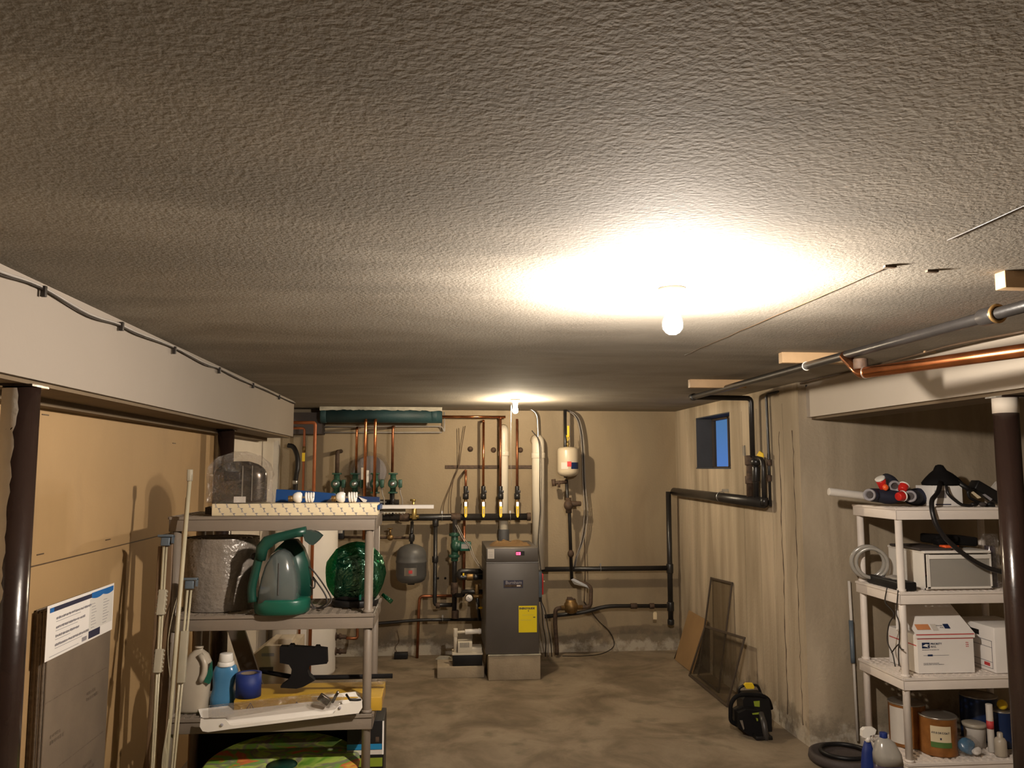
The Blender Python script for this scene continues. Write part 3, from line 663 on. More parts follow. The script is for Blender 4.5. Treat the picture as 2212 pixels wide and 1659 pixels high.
b = B(); b.cyl((X(1198), 7.06, z(1043)), (X(1224), 7.07, z(1041)), 0.015, n=12); b.cyl((X(1207), 7.06, z(1038)), (X(1207), 7.06, z(1053)), 0.012, n=10); b.cyl((X(1195), 7.06, z(1035)), (X(1197), 7.06, z(1050)), 0.019, n=10)
b.build('drain_tap', M['rust'], t)
B().sphere((X(1232), 7.07, z(1196)), 0.028, (1, 1, 1.2), 14).build('union_joint', M['rust'], t)
# cables hanging right of it
t = thing('hanging_cables', 'bundle of grey cables looping from the ceiling down beside the beige tank', 'cable', (X(1258), 7.16, z(1250)))
for k, (dx, m) in enumerate(((0, 'cord_gy'), (2.5, 'cord'), (5, 'cord_gy'))):
    b = B(); b.spline([P(1222 + dx, 886, 7.15), P(1240 + dx, 897, 7.16), P(1250 + dx, 918, 7.17), P(1256 + dx, 960, 7.17), P(1259 + dx, 1040, 7.17), P(1262 + dx * 1.5, 1110, 7.17), P(1256 + dx, 1165, 7.17), P(1244 + dx * .5, 1205, 7.17), P(1237 + dx, 1232, 7.17)], 0.0045, 6)
    b.build('cable', M[m], t)
tag(B().spline([P(1262, 1150, 7.2), P(1264, 1235, 7.2), P(1262, 1300, 7.2)], 0.004, 6).build('thin_cable', M['cord_br']), 'thin brown cable dropping beside the level black pipe to the water meter', 'cable')
# water meter
z = lambda py: zat(py, 7.0, 1235); X = lambda px: xat(px, 7.0, 0.6)
t = thing('water_meter', 'bronze water meter with capped register on curved pipes right of the boiler', 'meter', (X(1233), 7.0, z(1310)))
b = B(); b.lathe([(0.02, z(1325)), (0.05, z(1322)), (0.058, z(1312)), (0.056, z(1304)), (0.045, z(1300)), (0.043, z(1295))], (X(1233), 7.0, 0), 24); b.cyl((X(1212), 7.0, z(1313)), (X(1258), 7.0, z(1312)), 0.02, n=14)
b.build('body', M['bronze'], t)
b = B(); b.cyl((X(1233), 7.0, z(1301)), (X(1233), 7.0, z(1293)), 0.037, n=24, bev=.003); b.span((X(1225), 6.975, z(1294)), (X(1236), 7.02, z(1290)), bev=.002); b.build('register_cap', M['rust'], t)
b = B(); b.tube([P(1258, 1312, 7.0), P(1276, 1310, 7.02), P(1277, 1270, 7.04), P(1268, 1262, 7.05), P(1252, 1258, 7.08), P(1236, 1252, 7.08)], 0.016, 12, corner=0.04); b.build('outlet_pipe', M['rust'], t)
b = B(); b.tube([P(1212, 1313, 7.0), P(1200, 1316, 7.0), P(1199, 1345, 7.02), P(1203, 1400, 7.05), P(1203, 1414, 7.05)], 0.018, 12, corner=0.05); b.build('inlet_pipe', M['rust'], t)
b = B(); b.prism([P(1233, 1252, 7.05), P(1239, 1249, 7.05), P(1272, 1266, 7.04), P(1274, 1274, 7.04), P(1266, 1268, 7.04), P(1240, 1262, 7.05)], (0, -0.006, 0)); b.build('support_strap', M['steel'], t)
tag(B().spline([P(1262, 1300, 7.2), P(1292, 1340, 7.2), P(1318, 1366, 7.2), P(1326, 1395, 7.18), P(1300, 1412, 7.05), P(1258, 1417, 6.95), P(1215, 1417, 6.9)], 0.004, 6, k=8).build('floor_cable', M['cord']), 'dark cable curving down the back wall onto the floor right of the boiler', 'cable')
# wires right side of boiler
t = thing('boiler_wires', 'dark loose wires dropping down the right side of the boiler', 'cable', (BX1 + 0.03, 6.6, 0.2))
for k, off in enumerate((0, 3, 7)):
    b = B(); b.spline([P(1167 + off * .3, 1288, 6.5), P(1168 + off * .3, 1300, 6.6), P(1171 + off, 1320, 6.6), P(1173 + off * 1.4, 1350, 6.6), P(1179 + off * 1.5, 1385, 6.62), P(1178 + off * 2, 1418, 6.7)], 0.0045, 6); b.build('wire', M['cord'] if k != 1 else M['cord_gy'], t)
tag(B().spline([P(1149, 930, 7.0), P(1165, 960, 7.0), P(1166, 1060, 7.0), P(1167, 1100, 7.02), P(1165, 1130, 7.02), P(1163, 1180, 6.9), P(1168, 1230, 6.7)], 0.0045, 6).build('boiler_cable', M['cord']), 'thin black cable hanging in front of the wide cream pipe', 'cable')

# ------------------------------------------------------------------ black iron pipes right
z1 = 0.5 * (P(1172, 1230, 7.13).z + P(1434, 1227, 7.13).z)
a = P(1170, 1230, 7.13); e = P(1440, 1227, 7.13); a.z = e.z = z1
t = pipe('black_iron_pipe', 'level black iron pipe on the back wall, upper one right of the boiler', 'pipe', [a, e], 0.021, M['black_pipe'], 'black iron pipes right of the boiler', 0)
c = P(1297, 1228, 7.13); c.z = z1; clamp(t, c, 0.021)
t = pipe('black_iron_pipe', 'black iron pipe with a gentle bend near the floor, behind the water meter', 'pipe', [P(1176, 1332, 7.1), P(1262, 1323, 7.1), P(1308, 1309, 7.1), P(1440, 1309, 7.1)], 0.017, M['black_pipe'], 'black iron pipes right of the boiler', 0.12)
sleeve(t, P(1362, 1309, 7.1), P(1376, 1309, 7.1), 0.024, M['rust']); sleeve(t, P(1403, 1309, 7.1), P(1413, 1309, 7.1), 0.024, M['rust'])
xv = xat(1446, 7.13, 0.9)
t = thing('black_iron_pipe', 'vertical black iron pipe standing in the right back corner', 'pipe', (xv, 7.13, 0.26), 'black iron pipes right of the boiler')
zt = P(1446, 1062, 7.13).z
B().tube([(xv, 7.13, zat(1350, 7.13, 1446)), (xv, 7.13, zt)], 0.0225, 16).build('tube', M['black_pipe'], t)
for py in (1228, 1310): sleeve(t, (xv, 7.13, zat(py + 10, 7.13, 1446)), (xv, 7.13, zat(py - 10, 7.13, 1446)), 0.030, M['black_pipe'], 'tee')
sleeve(t, (xv, 7.13, zat(1349, 7.13, 1446)), (xv, 7.13, zat(1338, 7.13, 1446)), 0.029, M['black_pipe'], 'end_cap')
t = thing('hanging_tag', 'small cream paper tag hanging from the lower black pipe', 'tag', P(1415, 1322, 7.07))
b = B(); b.prism([P(1411, 1325, 7.07), P(1413, 1321, 7.07), P(1417, 1321, 7.07), P(1419, 1325, 7.07), P(1419, 1338, 7.07), P(1411, 1338, 7.07)], (0, 0.002, 0)); b.build('card', M['cream'], t)
B().tube([P(1415, 1312, 7.075), P(1415, 1323, 7.07)], 0.0015, 5).build('string', M['cord_br'], t)
# window wall pipes
XP = XR - 0.055
A0 = Vector((XP, 7.13, zt)); A1 = PX(1650, 1086, XP)
t = thing('black_iron_pipe', 'thick black pipe sloping along the right wall below the window', 'pipe', A1, 'black iron pipes right of the boiler')
B().tube([A0, A1], 0.034, 18).build('tube', M['black_pipe'], t)
c = PX(1558, 1073, XP); b = B(); b.torus(c, 0.036, 0.003, (0, 1, 0), 20, 6); b.box(c + Vector((0.03, 0, 0.045)), (0.05, 0.01, 0.02)); b.build('clamp', M['steel'], t)
t = thing('valve_assembly', 'cluster of black valves and short pipes rising from the sloping pipe beside the window', 'valve', PX(1630, 1085, XP))
q = lambda px, py: PX(px, py, XP)
yq = q(1634, 1000).y
b = B(); b.tube([q(1620, 1075), q(1619, 1000), q(1617, 988)], 0.022, 14); b.cyl(q(1620, 1045), q(1619, 1028), 0.030, n=12, bev=.003); b.cyl(q(1620, 1005), q(1619, 984), 0.032, n=10, bev=.004); b.build('left_valve', M['rust'], t)
b = B(); b.tube([q(1634, 1080), q(1632, 985)], 0.020, 14); b.cyl(q(1633, 1040), q(1633, 1008), 0.026, n=12, bev=.003); b.sphere(q(1633, 998), 0.034, (1, 1, .9), 14); b.build('right_valve', M['black_pipe'], t)
b = B(); b.tube([q(1633, 990), q(1646, 992), q(1649, 1010), q(1651, 1092)], 0.015, 12, corner=0.05); b.cyl(q(1651, 1075), q(1651, 1092), 0.024, n=12); b.build('bypass_pipe', M['black_pipe'], t)
B().prism([q(1636, 984), q(1642, 974), q(1649, 979), q(1650, 988)], (-0.006, 0, 0)).build('yellow_tag', M['yellow'], t)
b = B(); b.prism([q(1606, 964), q(1610, 962), q(1611, 985), q(1607, 985)], (-0.008, 0, 0)); b.build('valve_lever', M['steel'], t)
# ceiling run
zp = 2.005
t = thing('overhead_pipe', 'long black iron pipe slung below the ceiling at the right, turning down beside the window', 'pipe', (1.6, 5.2, zp))
end = PZ(1497, 858, 2.040); near = PZ(2138, 682, 2.0); d = (near - end).normalized(); near2 = near + d * 2.2
y2 = end.y
b = B(); b.tube([near2, end], 0.0168, 16); b.build('tube', M['black_pipe'], t)
vx = XR - 0.05; down = PX(1628, 870, vx)
b = B(); b.tube([end - d * 0.0, (vx, y2, 2.036), (vx, y2 + 0.0, zat(988, y2, 1628))], 0.0168, 14, corner=0.03); b.build('drop_tube', M['black_pipe'], t)
sleeve(t, end - d * 0.03, end + d * 0.03, 0.024, M['black_pipe'], 'elbow')
sleeve(t, near - d * 0.035, near + d * 0.03, 0.025, M['black_pipe'], 'coupling')
b = B(); b.torus(near + d * 0.035, 0.022, 0.006, d, 20, 8); b.build('brass_ring', M['bronze'], t)
c = PZ(1747, 790, 2.018); c = end + (near - end) * ((c.y - end.y) / (near.y - end.y)); b = B(); b.torus(c, 0.0175, 0.003, d, 18, 6); b.build('white_clip', M['white'], t)
# copper big pipe
zc = 1.93; a = PZ(1860, 806, zc); e = PZ(2212, 757, zc); dd = (e - a).normalized(); e2 = e + dd * 1.0
t = thing('copper_pipe', 'thick bright copper pipe under the ceiling at the right edge', 'pipe', a)
pr = PZ(1862, 772, zp); pr = end + (near - end) * ((pr.y - end.y) / (near.y - end.y))
B().tube([pr, Vector((a.x, a.y, zc)), e2], 0.0215, 20, corner=0.02).build('tube', M['copper'], t)
sleeve(t, Vector((a.x, a.y, zc + 0.055)), Vector((a.x, a.y, zc + 0.015)), 0.0262, M['rust'], 'black_fitting')
b = B(); b.torus(a + dd * 0.022, 0.0225, 0.0025, dd, 20, 6); b.build('solder_ring', M['tin'], t)
for k, (px0, px1, py) in enumerate(((1690, 1830, 777), (1491, 1600, 832), (2172, 2330, 612))):
    a = PZ(px0, py, 2.045); ln = [0.33, 0.33, 0.30][k]
    tag(B().span((a.x, a.y, 2.032 if k < 2 else 2.035), (a.x + ln, a.y + 0.04, H - 0.0005), bev=.002).build('wood_block', M['wood']),
        ['short pine block on the ceiling behind the middle of the long black pipe', 'short pine block on the ceiling at the far end of the long black pipe', 'orange pine block on the ceiling at the right edge, nearest one'][k], 'wood block', 'pine blocks fixed to the ceiling')
# thin cables stapled to the ceiling
t = thing('overhead_cable', 'thin dark cable in a straight line across the ceiling right of the blazing bulb', 'cable', (1.13, 2.5, H - 0.002))
b = B(); pts = [Vector((1.10 + 0.008 * noise.noise(Vector((i * .5, 0, 0))) + 0.03 * (i / 22), 3.6 - i * 0.0735, H - 0.0006)) for i in range(23)]; b.tube(pts, 0.0016, 5); b.build('far_run', M['cord_br'], t)
b = B(); pts = [Vector((1.128 + 0.006 * noise.noise(Vector((i * .9, 3, 0))), 1.71 - i * 0.11, H - 0.001)) for i in range(14)]; b.tube(pts, 0.002, 5); b.build('near_run', M['cord'], t)
for (px, py) in ((1922, 576), (2013, 586)):
    B().box(PZ(px, py, H - 0.003), (0.03, 0.012, 0.006)).build('staple', M['cord_br'], t)
t = thing('overhead_tubing', 'thin brown tubing on the ceiling between the black pipe and the right beam', 'tubing', (1.9, 3, H - 0.01))
pp = [PZ(px, py, H - 0.008) for px, py in ((1500, 892), (1530, 884), (1600, 862), (1690, 840), (1760, 820), (1850, 800), (1960, 772), (2060, 745), (2212, 716))]
b = B(); b.spline(pp, 0.005, 6); b.build('tube', M['cord_br'], t)
B().box(PZ(2008, 760, H - 0.006), (0.05, 0.01, 0.008)).build('clip', M['wood'], t)
# thin black pipe beside the window wall
XQ = XR - 0.02; q = lambda px, py: PX(px, py, XQ)
t = thing('gas_pipe', 'thin black pipe with two small valves running down the right wall past the window', 'pipe', q(1663, 1093))
top = q(1655, 862); g = PZ(1750, 832, 2.06)
b = B(); b.tube([g, (top.x, top.y, 2.045), q(1657, 900), q(1661, 1000), q(1664, 1094)], 0.009, 10, corner=0.03); b.build('tube', M['black_pipe'], t)
for py in (999, 1033): sleeve(t, q(1661.5, py + 7), q(1661.5, py - 7), 0.016, M['rust'], 'valve')

# ------------------------------------------------------------------ plumbing left of the boiler
YL = 7.1; X = lambda px, z=0.8: xat(px, YL, z); z = lambda py, px=950: zat(py, YL, px)
t = thing('drop_pipe', 'vertical black pipe dropping from the manifold, right of the dark grey tank', 'pipe', (X(940), YL, z(1308)))
B().tube([(X(940), YL, 1.15), (X(940), YL, z(1307)), (X(978), YL, z(1307))], 0.0175, 14, corner=0.03).build('tube', M['black_pipe'], t)
for py in (1130, 1208): sleeve(t, (X(940), YL, z(py + 7)), (X(940), YL, z(py - 7)), 0.026, M['black_pipe'])
sleeve(t, (X(942), YL, z(1308)), (X(951), YL, z(1308)), 0.025, M['rust'], 'elbow')
t = thing('supply_pipe', 'rusty vertical supply pipe with a green circulator pump left of the boiler', 'pipe', (X(983), YL, z(1340)))
YS = 7.04; X2 = lambda px, z_=0.8: xat(px, YS, z_); z2 = lambda py: zat(py, YS, 985)
B().tube([(X2(982), YS, 1.15), (X2(982), YS, z2(1336))], 0.020, 14).build('tube', M['black_pipe'], t)
b = B(); b.cyl((X2(982), YS, z2(1283)), (X2(982), YS, z2(1258)), 0.031, n=14, bev=.004); b.build('tee', M['rust'], t)
b = B(); b.cyl((X2(984), YS, z2(1336)), (X2(984), YS, z2(1318)), 0.030, n=14, bev=.004); b.build('tee', M['rust'], t)
b = B(); b.cyl((X2(982), YS, z2(1212)), (X2(982), YS, z2(1150)), 0.030, n=16, bev=.004); b.cyl((X2(981), YS, z2(1158)), (X2(981), YS, z2(1152)), 0.045, n=18, bev=.003); b.cyl((X2(981), YS, z2(1204)), (X2(981), YS, z2(1198)), 0.045, n=18, bev=.003)
b.sphere((X2(984), YS - 0.01, z2(1179)), 0.055, (0.8, 0.8, 1), 18); b.cyl((X2(984), YS - 0.01, z2(1179)), (X2(996), YS - 0.01, z2(1179)), 0.044, n=20, bev=.004)
pmp = b.build('circulator_pump', M['pump_green'], t)
B().span((X2(993), YS - 0.06, z2(1189)), (X2(1017), YS + 0.03, z2(1170)), bev=.005).build('motor_box', M['green'], pmp)
quad(frame((X2(996), YS - 0.0605, z2(1184)), (1, 0, 0), (0, 0, 1)), 0, 0, 0.068, 0.038).build('rating_label', M['tin'], pmp)
for k, off in enumerate((0, 4)):
    tag(B().spline([P(984 + off, 1134, 7.0), P(1002 + off, 1168, 6.98), P(1012 + off, 1178, 6.95), P(1020 + off, 1200, 6.9), P(1032 + off, 1220, 6.8), P(1042, 1232, 6.7)], 0.0035, 6).build('pump_wire', M['cord_gy']), 'thin grey wire slanting past the green pump to the boiler, ' + ['lower left one of two', 'upper right one of two'][k > 0], 'wire', 'wires by the green pump')
t = pipe('copper_riser', 'dull copper pipe running vertically behind the green pump', 'pipe', [(X(1003), 7.17, z(1120)), (X(1003), 7.17, z(1290))], 0.0125, M['copper_dull'], corner=0)
# boiler connections
YC = 6.85; q = lambda px, py: P(px, py, YC)
t = thing('boiler_connection', 'cluster of black elbows and nipples feeding the left side of the boiler', 'pipe', q(1000, 1245))
b = B(); b.tube([q(1048, 1234), q(992, 1234), q(992, 1247), q(1046, 1246)], 0.022, 14, corner=0.045); b.build('return_bend', M['black_pipe'], t)
sleeve(t, q(1008, 1246), q(1022, 1246), 0.030, M['bronze'], 'union_joint'); sleeve(t, q(1024, 1246), q(1032, 1246), 0.028, M['black_pipe'], 'coupling')
b = B(); b.tube([P(984, 1286, 7.0), P(1000, 1286, 6.95), P(1000, 1278, 6.9), P(1046, 1278, 6.85)], 0.018, 12, corner=0.02); b.cyl(q(1028, 1266), q(1036, 1340), 0.013, n=10); b.build('lower_branch', M['black_pipe'], t)
b = B(); b.cyl(q(1030, 1262), q(1030, 1284), 0.018, n=12, bev=.002); b.cyl(q(1022, 1288), q(1048, 1288), 0.018, n=12, bev=.002); b.build('brass_tee', M['bronze'], t)
b = B(); b.span(q(1028, 1267), q(1038, 1262) + Vector((0, 0.02, 0)), bev=.002); b.build('relief_lever', M['tin'], t)
b = B(); b.cyl(q(1031, 1300), q(1031, 1316), 0.011, n=10); b.build('drain_valve', M['tin'], t)
B().sphere(q(1038, 1312) + Vector((0, -.02, 0)), 0.013, (1.5, .6, .8), 10).build('yellow_knob', M['yellow'], t)
B().box(q(1001, 1240) + Vector((0, -.025, 0)), (0.014, .004, .02)).build('yellow_tag', M['yellow'], t)
t = thing('pressure_gauge', 'round white pressure gauge left of the boiler', 'gauge', q(1013, 1290))
c = q(1013, 1290) + Vector((0, -0.05, 0))
B().cyl(c + Vector((0, 0.022, 0)), c, 0.031, n=28, bev=.002).build('case', M['black'], t)
fc = B(); fc.cyl(c + Vector((0, 0.001, 0)), c + Vector((0, -0.002, 0)), 0.027, n=28); fc = fc.build('dial', M['paper'], t)
b = B(); b.tube([c + Vector((-0.012, -0.0035, 0.012)), c + Vector((0.006, -0.0035, -0.004))], 0.0012, 5); b.build('needle', M['print_dk'], fc)
B().cyl(c + Vector((0, 0.02, 0)), c + Vector((0, 0.12, 0)), 0.008, n=10).build('stem', M['bronze'], t)
t = pipe('copper_drain', 'copper pipe bending down to the floor below the dark grey tank', 'pipe', [P(978, 1287, 7.14), P(907, 1288, 7.14), P(905, 1310, 7.14), P(901, 1421, 7.14)], 0.0125, M['copper_dull'], corner=0.03)
t = pipe('floor_main', 'thin black pipe low along the back wall left of the boiler', 'pipe', [P(700, 1350, 7.12), P(815, 1347, 7.12), P(905, 1339, 7.12), P(1040, 1338, 7.12)], 0.013, M['black_pipe'], corner=0.1)
clamp(t, P(956, 1338, 7.12), 0.013)
# line with gate valve left of the grey tank
t = thing('valve_line', 'level rusty pipe with a gate valve left of the dark grey tank', 'pipe', P(843, 1161, 7.1))
b = B(); b.tube([P(735, 1160, 7.1), P(892, 1162, 7.1)], 0.011, 10); b.build('tube', M['rust'], t)
b = B(); b.sphere(P(843, 1161, 7.08), 0.026, (1.1, .8, 1), 14); b.cyl(P(843, 1155, 7.07), P(843, 1142, 7.07), 0.009, n=10); b.torus(P(843, 1142, 7.07), 0.02, 0.004, (0, 0, 1), 16, 6); b.build('gate_valve', M['bronze'], t)
sleeve(t, P(884, 1161, 7.1), P(896, 1161, 7.1), 0.02, M['black_pipe'])
t = thing('relay_box', 'small black control box with white label, right of the white water heater', 'control box', P(738, 1152, 7.05))
B().span(P(727, 1165, 7.02), P(743, 1144, 7.02) + Vector((0, .05, 0)), bev=.003).build('case', M['black'], t); B().span(P(731, 1152, 7.015), P(740, 1146, 7.015) + Vector((0, .003, 0))).build('label', M['paper_dim'], t)
t = thing('mixing_valve', 'bronze valve standing above the manifold right of the pale strip', 'valve', P(895, 1110, 7.06))
b = B(); b.cyl(P(895, 1122, 7.06), P(895, 1098, 7.06), 0.022, n=14, bev=.003); b.cyl(P(885, 1116, 7.06), P(905, 1116, 7.06), 0.014, n=12); b.cyl(P(893, 1100, 7.06), P(893, 1080, 7.06), 0.011, n=10); b.cyl(P(886, 1080, 7.06), P(898, 1081, 7.06), 0.009, n=10)
b.build('body', M['brass'], t)

# circulator pumps row
def make_pump(px, label, handle=True):
    y = 6.98; x = xat(px, y, 1.5); z = zat(1044, y, px)
    t = thing('circulator_pump', label, 'pump', (x, y, z), 'row of green circulator pumps')
    b = B(); b.sphere((x, y + 0.02, z), 0.042, (1, .8, 1.05), 18); b.cyl((x, y + 0.02, z + 0.085), (x, y + 0.02, z - 0.085), 0.024, n=14)
    for dz in (0.078, -0.078): b.box((x, y + 0.02, z + dz), (0.075, 0.05, 0.014), bev=.004)
    b.build('volute', M['pump_green'], t)
    B().cyl((x, y - 0.012, z - 0.004), (x, y - 0.085, z - 0.004), 0.037, n=28, bev=.008).build('motor', M['pump_green'], t)
    c = B(); c.cyl((x, y - 0.0845, z - 0.004), (x, y - 0.088, z - 0.004), 0.018, n=24); c = c.build('rotor_plug', M['steel'], t)
    B().span((x + 0.045, y - 0.05, z - 0.035), (x + 0.077, y, z + 0.03), bev=.004).build('terminal_box', M['pump_green'], t)
    b = B(); b.cyl((x + 0.06, y - 0.03, z - 0.032), (x + 0.06, y - 0.03, z - 0.05), 0.007, n=10); b.torus((x + 0.06, y - 0.03, z - 0.045), 0.01, 0.003, n=14, m=6); b.build('cable_gland', M['tin'], t)
    B().spline([(x + 0.06, y - 0.03, z - 0.045), (x + 0.066, y - 0.028, z - 0.09), (x + 0.08, y - 0.02, z - 0.14), (x + 0.08, y - 0.01, 1.19)], 0.005, 6).build('cable', M['cord_gy'], t)
    b = B(); b.cyl((x, y + 0.02, z - 0.08), (x, y + 0.02, 1.19), 0.014, n=12); b.cyl((x, y + 0.02, z - 0.13), (x, y + 0.02, z - 0.165), 0.02, n=8, bev=.003); b.build('isolating_valve', M['black_pipe'], t)
    return t
p0 = make_pump(727, 'green circulator pump at the left end of the row, below a short stubby copper pipe')
for px, lab in ((767, 'second green circulator pump from the left, silver plug facing forward'), (810, 'third green circulator pump, mostly behind the bright copper pipe'), (849, 'green circulator pump at the right end of the row, its box sticking out')):
    c = copy_tree(p0); c.location.x = xat(px, 6.98, 1.5); c['label'] = lab
yz = 7.0
def riser(px, pyt, pyb, r, m, label, Y, cap=False, ret=True):
    x = xat(px, Y, 1.7); t = thing('copper_riser', label, 'pipe', (x, Y, zat(pyb, Y, px)), 'copper risers above the green pumps')
    zt = zat(pyt, Y, px); b = B()
    if ret: b.tube([(x, Y, zat(pyb, Y, px)), (x, Y, zt), (x, YB - 0.002, zt + 0.01)], r, 12, corner=0.02)
    else: b.tube([(x, Y, zat(pyb, Y, px)), (x, Y, zt)], r, 12)
    b.build('tube', m, t)
    return t
t = riser(729, 976, 1030, 0.0175, M['rust'], 'short stubby copper return bend above the leftmost pump', yz)
riser(770, 924, 1022, 0.0105, M['copper'], 'thin copper riser above the second pump', yz)
riser(848, 922, 1020, 0.0115, M['copper_dull'], 'thin dull copper riser above the rightmost pump', yz)
riser(789, 907, 1165, 0.0125, M['copper'], 'bright copper riser passing in front of the pumps, left one of the pair', 6.86)
riser(810, 907, 1165, 0.0125, M['copper'], 'bright copper riser passing in front of the pumps, right one of the pair', 6.86)
# second manifold behind pumps
t = pipe('pump_manifold', 'black horizontal pipe low behind the row of green pumps', 'pipe', [P(705, 1086, 7.06), P(862, 1086, 7.06)], 0.027, M['black_pipe'], corner=0)
B().tube([P(846, 1060, 7.02), P(846, 1115, 7.02)], 0.016, 10).build('drop_tube', M['black_pipe'], t)
# round object in crumpled plastic behind the pumps
c = P(799, 1020, 7.15)
t = thing('wrapped_fan', 'round wall fan wrapped in crumpled clear plastic behind the green pumps', 'fan', c)
B().cyl(c + Vector((0, 0.05, 0)), c + Vector((0, -0.02, 0)), 0.14, n=32, bev=.02).build('housing', M['print_mid'], t)
b = B(); b.sphere(c, 0.172, (1, 0.52, 1), 30); b.noise(0.03, 14); b.build('plastic_wrap', M['clear_film'], t)
b = B(); b.prism([P(780, 1010, 7.0), P(786, 1010, 7.0), P(786, 1038, 7.0), P(780, 1036, 7.0)], (0, .004, 0)); b.build('paper_slip', M['white'], t)
b = B(); b.prism([P(791, 1016, 7.0), P(797, 1016, 7.0), P(796, 1052, 7.0), P(791, 1048, 7.0)], (0, .004, 0)); b.build('paper_slip', M['white'], t)
# teal duct at the ceiling with torn plaster above
a = P(692, 897, 6.95); e = P(955, 897, 6.95)
zt = zat(897, 6.95, 820)
b = B(); b.tube([(a.x - 0.0, 6.98, zt), (e.x, 6.98, zt)], 0.062, 30)
t = thing('painted_drain_pipe', 'fat dark teal painted pipe across the back wall just below the ceiling', 'pipe', (a.x, 6.98, zt))
b.build('tube', M['teal'], t)
for px in (938, 700): sleeve(t, P(px - 6, 897, 6.98), P(px + 6, 897, 6.98), 0.066, M['teal'], 'hub')
b = B(); N = 60; tp = []; bt = []
for i in range(N + 1):
    x = a.x + 0.0 + (e.x - a.x) * i / N; tp.append((x, 6.90, H - 0.0005)); bt.append((x, 6.90, H - 0.022 - 0.018 * abs(noise.noise(Vector((x * 9, 0, 0)))) - random.uniform(0, .006)))
b.prism(tp + bt[::-1], (0, 0.16, 0)); struct(b.build('trim_6', M['plaster']))
tag(B().span((XL + 0.02, 7.05, 1.86), (a.x, YB - 0.002, 2.04)).build('shadow_block', M['mat_dk']), 'dark block put in as shadow in the upper left back corner beside the teal pipe', 'shadow block')  # dark solid added for the deep shadow left of the teal pipe
# lower board shadowed rail behind pumps
t = pipe('grey_conduit', 'thin grey conduit loop under the teal pipe', 'conduit', [P(655, 922, 7.2), P(862, 921, 7.2), P(955, 921, 7.2), P(960, 935, 7.2), P(960, 890, 7.2)], 0.006, M['cord_gy'], corner=0.03)
t = pipe('grey_conduit', 'second thin grey conduit just below the teal pipe, ending before the bulb', 'conduit', [P(655, 934, 7.2), P(955, 934, 7.2)], 0.006, M['cord_gy'], corner=0.03)
struct(B().span(P(962, 1012, YB - 0.001), P(1150, 1005, YB - 0.001) + Vector((0, -0.012, 0))).build('trim_7', M['rust']))
for (px, py) in ((1016, 970), (1066, 972), (1124, 972)):
    tag(B().cyl(P(px, py, YB - 0.002), P(px, py, YB - 0.008), 0.024, n=16).build('hole_plug', M['rust']), ['dark round plugged hole in the board left of the second riser', 'dark round plugged hole in the board behind the third riser', 'dark round plugged hole in the board right of the fourth riser'][(px > 1040) + (px > 1100)], 'wall plug', 'plugged holes in the back wall')
for (px, py) in ((946, 1249), (962, 1249)):
    tag(B().cyl(P(px, py, YB - 0.002), P(px, py, YB - 0.008), 0.010, n=12).build('bolt_hole', M['black']), ['small dark hole in the back wall, left one beside the drop pipe', 'small dark hole in the back wall, right one beside the drop pipe'][px > 950], 'hole', 'small holes in the back wall')
# loose brown wires
t = thing('hanging_wires', 'two thin brown wires hanging down the back wall left of the risers', 'wire', P(990, 930, 7.2))
for pts in ([(991, 925), (992, 980), (990, 1010), (978, 1040), (960, 1085), (957, 1108)], [(1005, 920), (996, 975), (992, 1005), (980, 1035), (974, 1075), (974, 1108)]):
    B().spline([P(a, b_, 7.2) for a, b_ in pts], 0.0035, 6).build('wire', M['cord_br'], t)
t = thing('float_sensor', 'small black sensor box on the floor at the back wall, hanging by its wire', 'sensor', P(866, 1422, 7.15))
B().span(P(851, 1424, 7.1), P(881, 1411, 7.1) + Vector((0, .07, 0)), bev=.005).build('case', M['black'], t)
B().spline([P(858, 1362, 7.22), P(862, 1385, 7.22), P(854, 1398, 7.22), P(858, 1412, 7.15)], 0.003, 5).build('wire', M['cord_br'], t)

# ------------------------------------------------------------------ water heater and its pipes
hx = xat(662, 6.72, .9)
t = thing('water_heater', 'white cylindrical water heater in the back left corner behind the shelving', 'water heater', (hx, 6.72, 0))
B().lathe([(0.10, 0.0), (0.235, 0.0), (0.24, 0.02), (0.24, 1.13), (0.225, 1.16), (0.1, 1.175), (0.02, 1.18)], (hx, 6.72, 0), 44).build('tank', M['white'], t)
for py in (1375, 1407):
    c = P(727, py, 6.72)
    b = B(); b.cyl(c + Vector((-.01, 0, 0)), c + Vector((0.0, 0, 0)), 0.03, n=18); b.cyl(c, c + Vector((0.075, 0, -0.005)), 0.016, n=12); b.cyl(c + Vector((0.02, 0, 0)), c + Vector((0.035, 0, 0)), 0.024, n=10); b.build('drain_fitting', M['rust'], t)
tag(B().tube([P(747, 1378, 6.72) , P(772, 1380, 6.75), P(772, 1340, 6.9), P(772, 1300, 7.1)], 0.012, 10, corner=.03).build('return_pipe', M['copper_dull']), 'dull copper pipe rising from the water heater drain fitting', 'pipe')
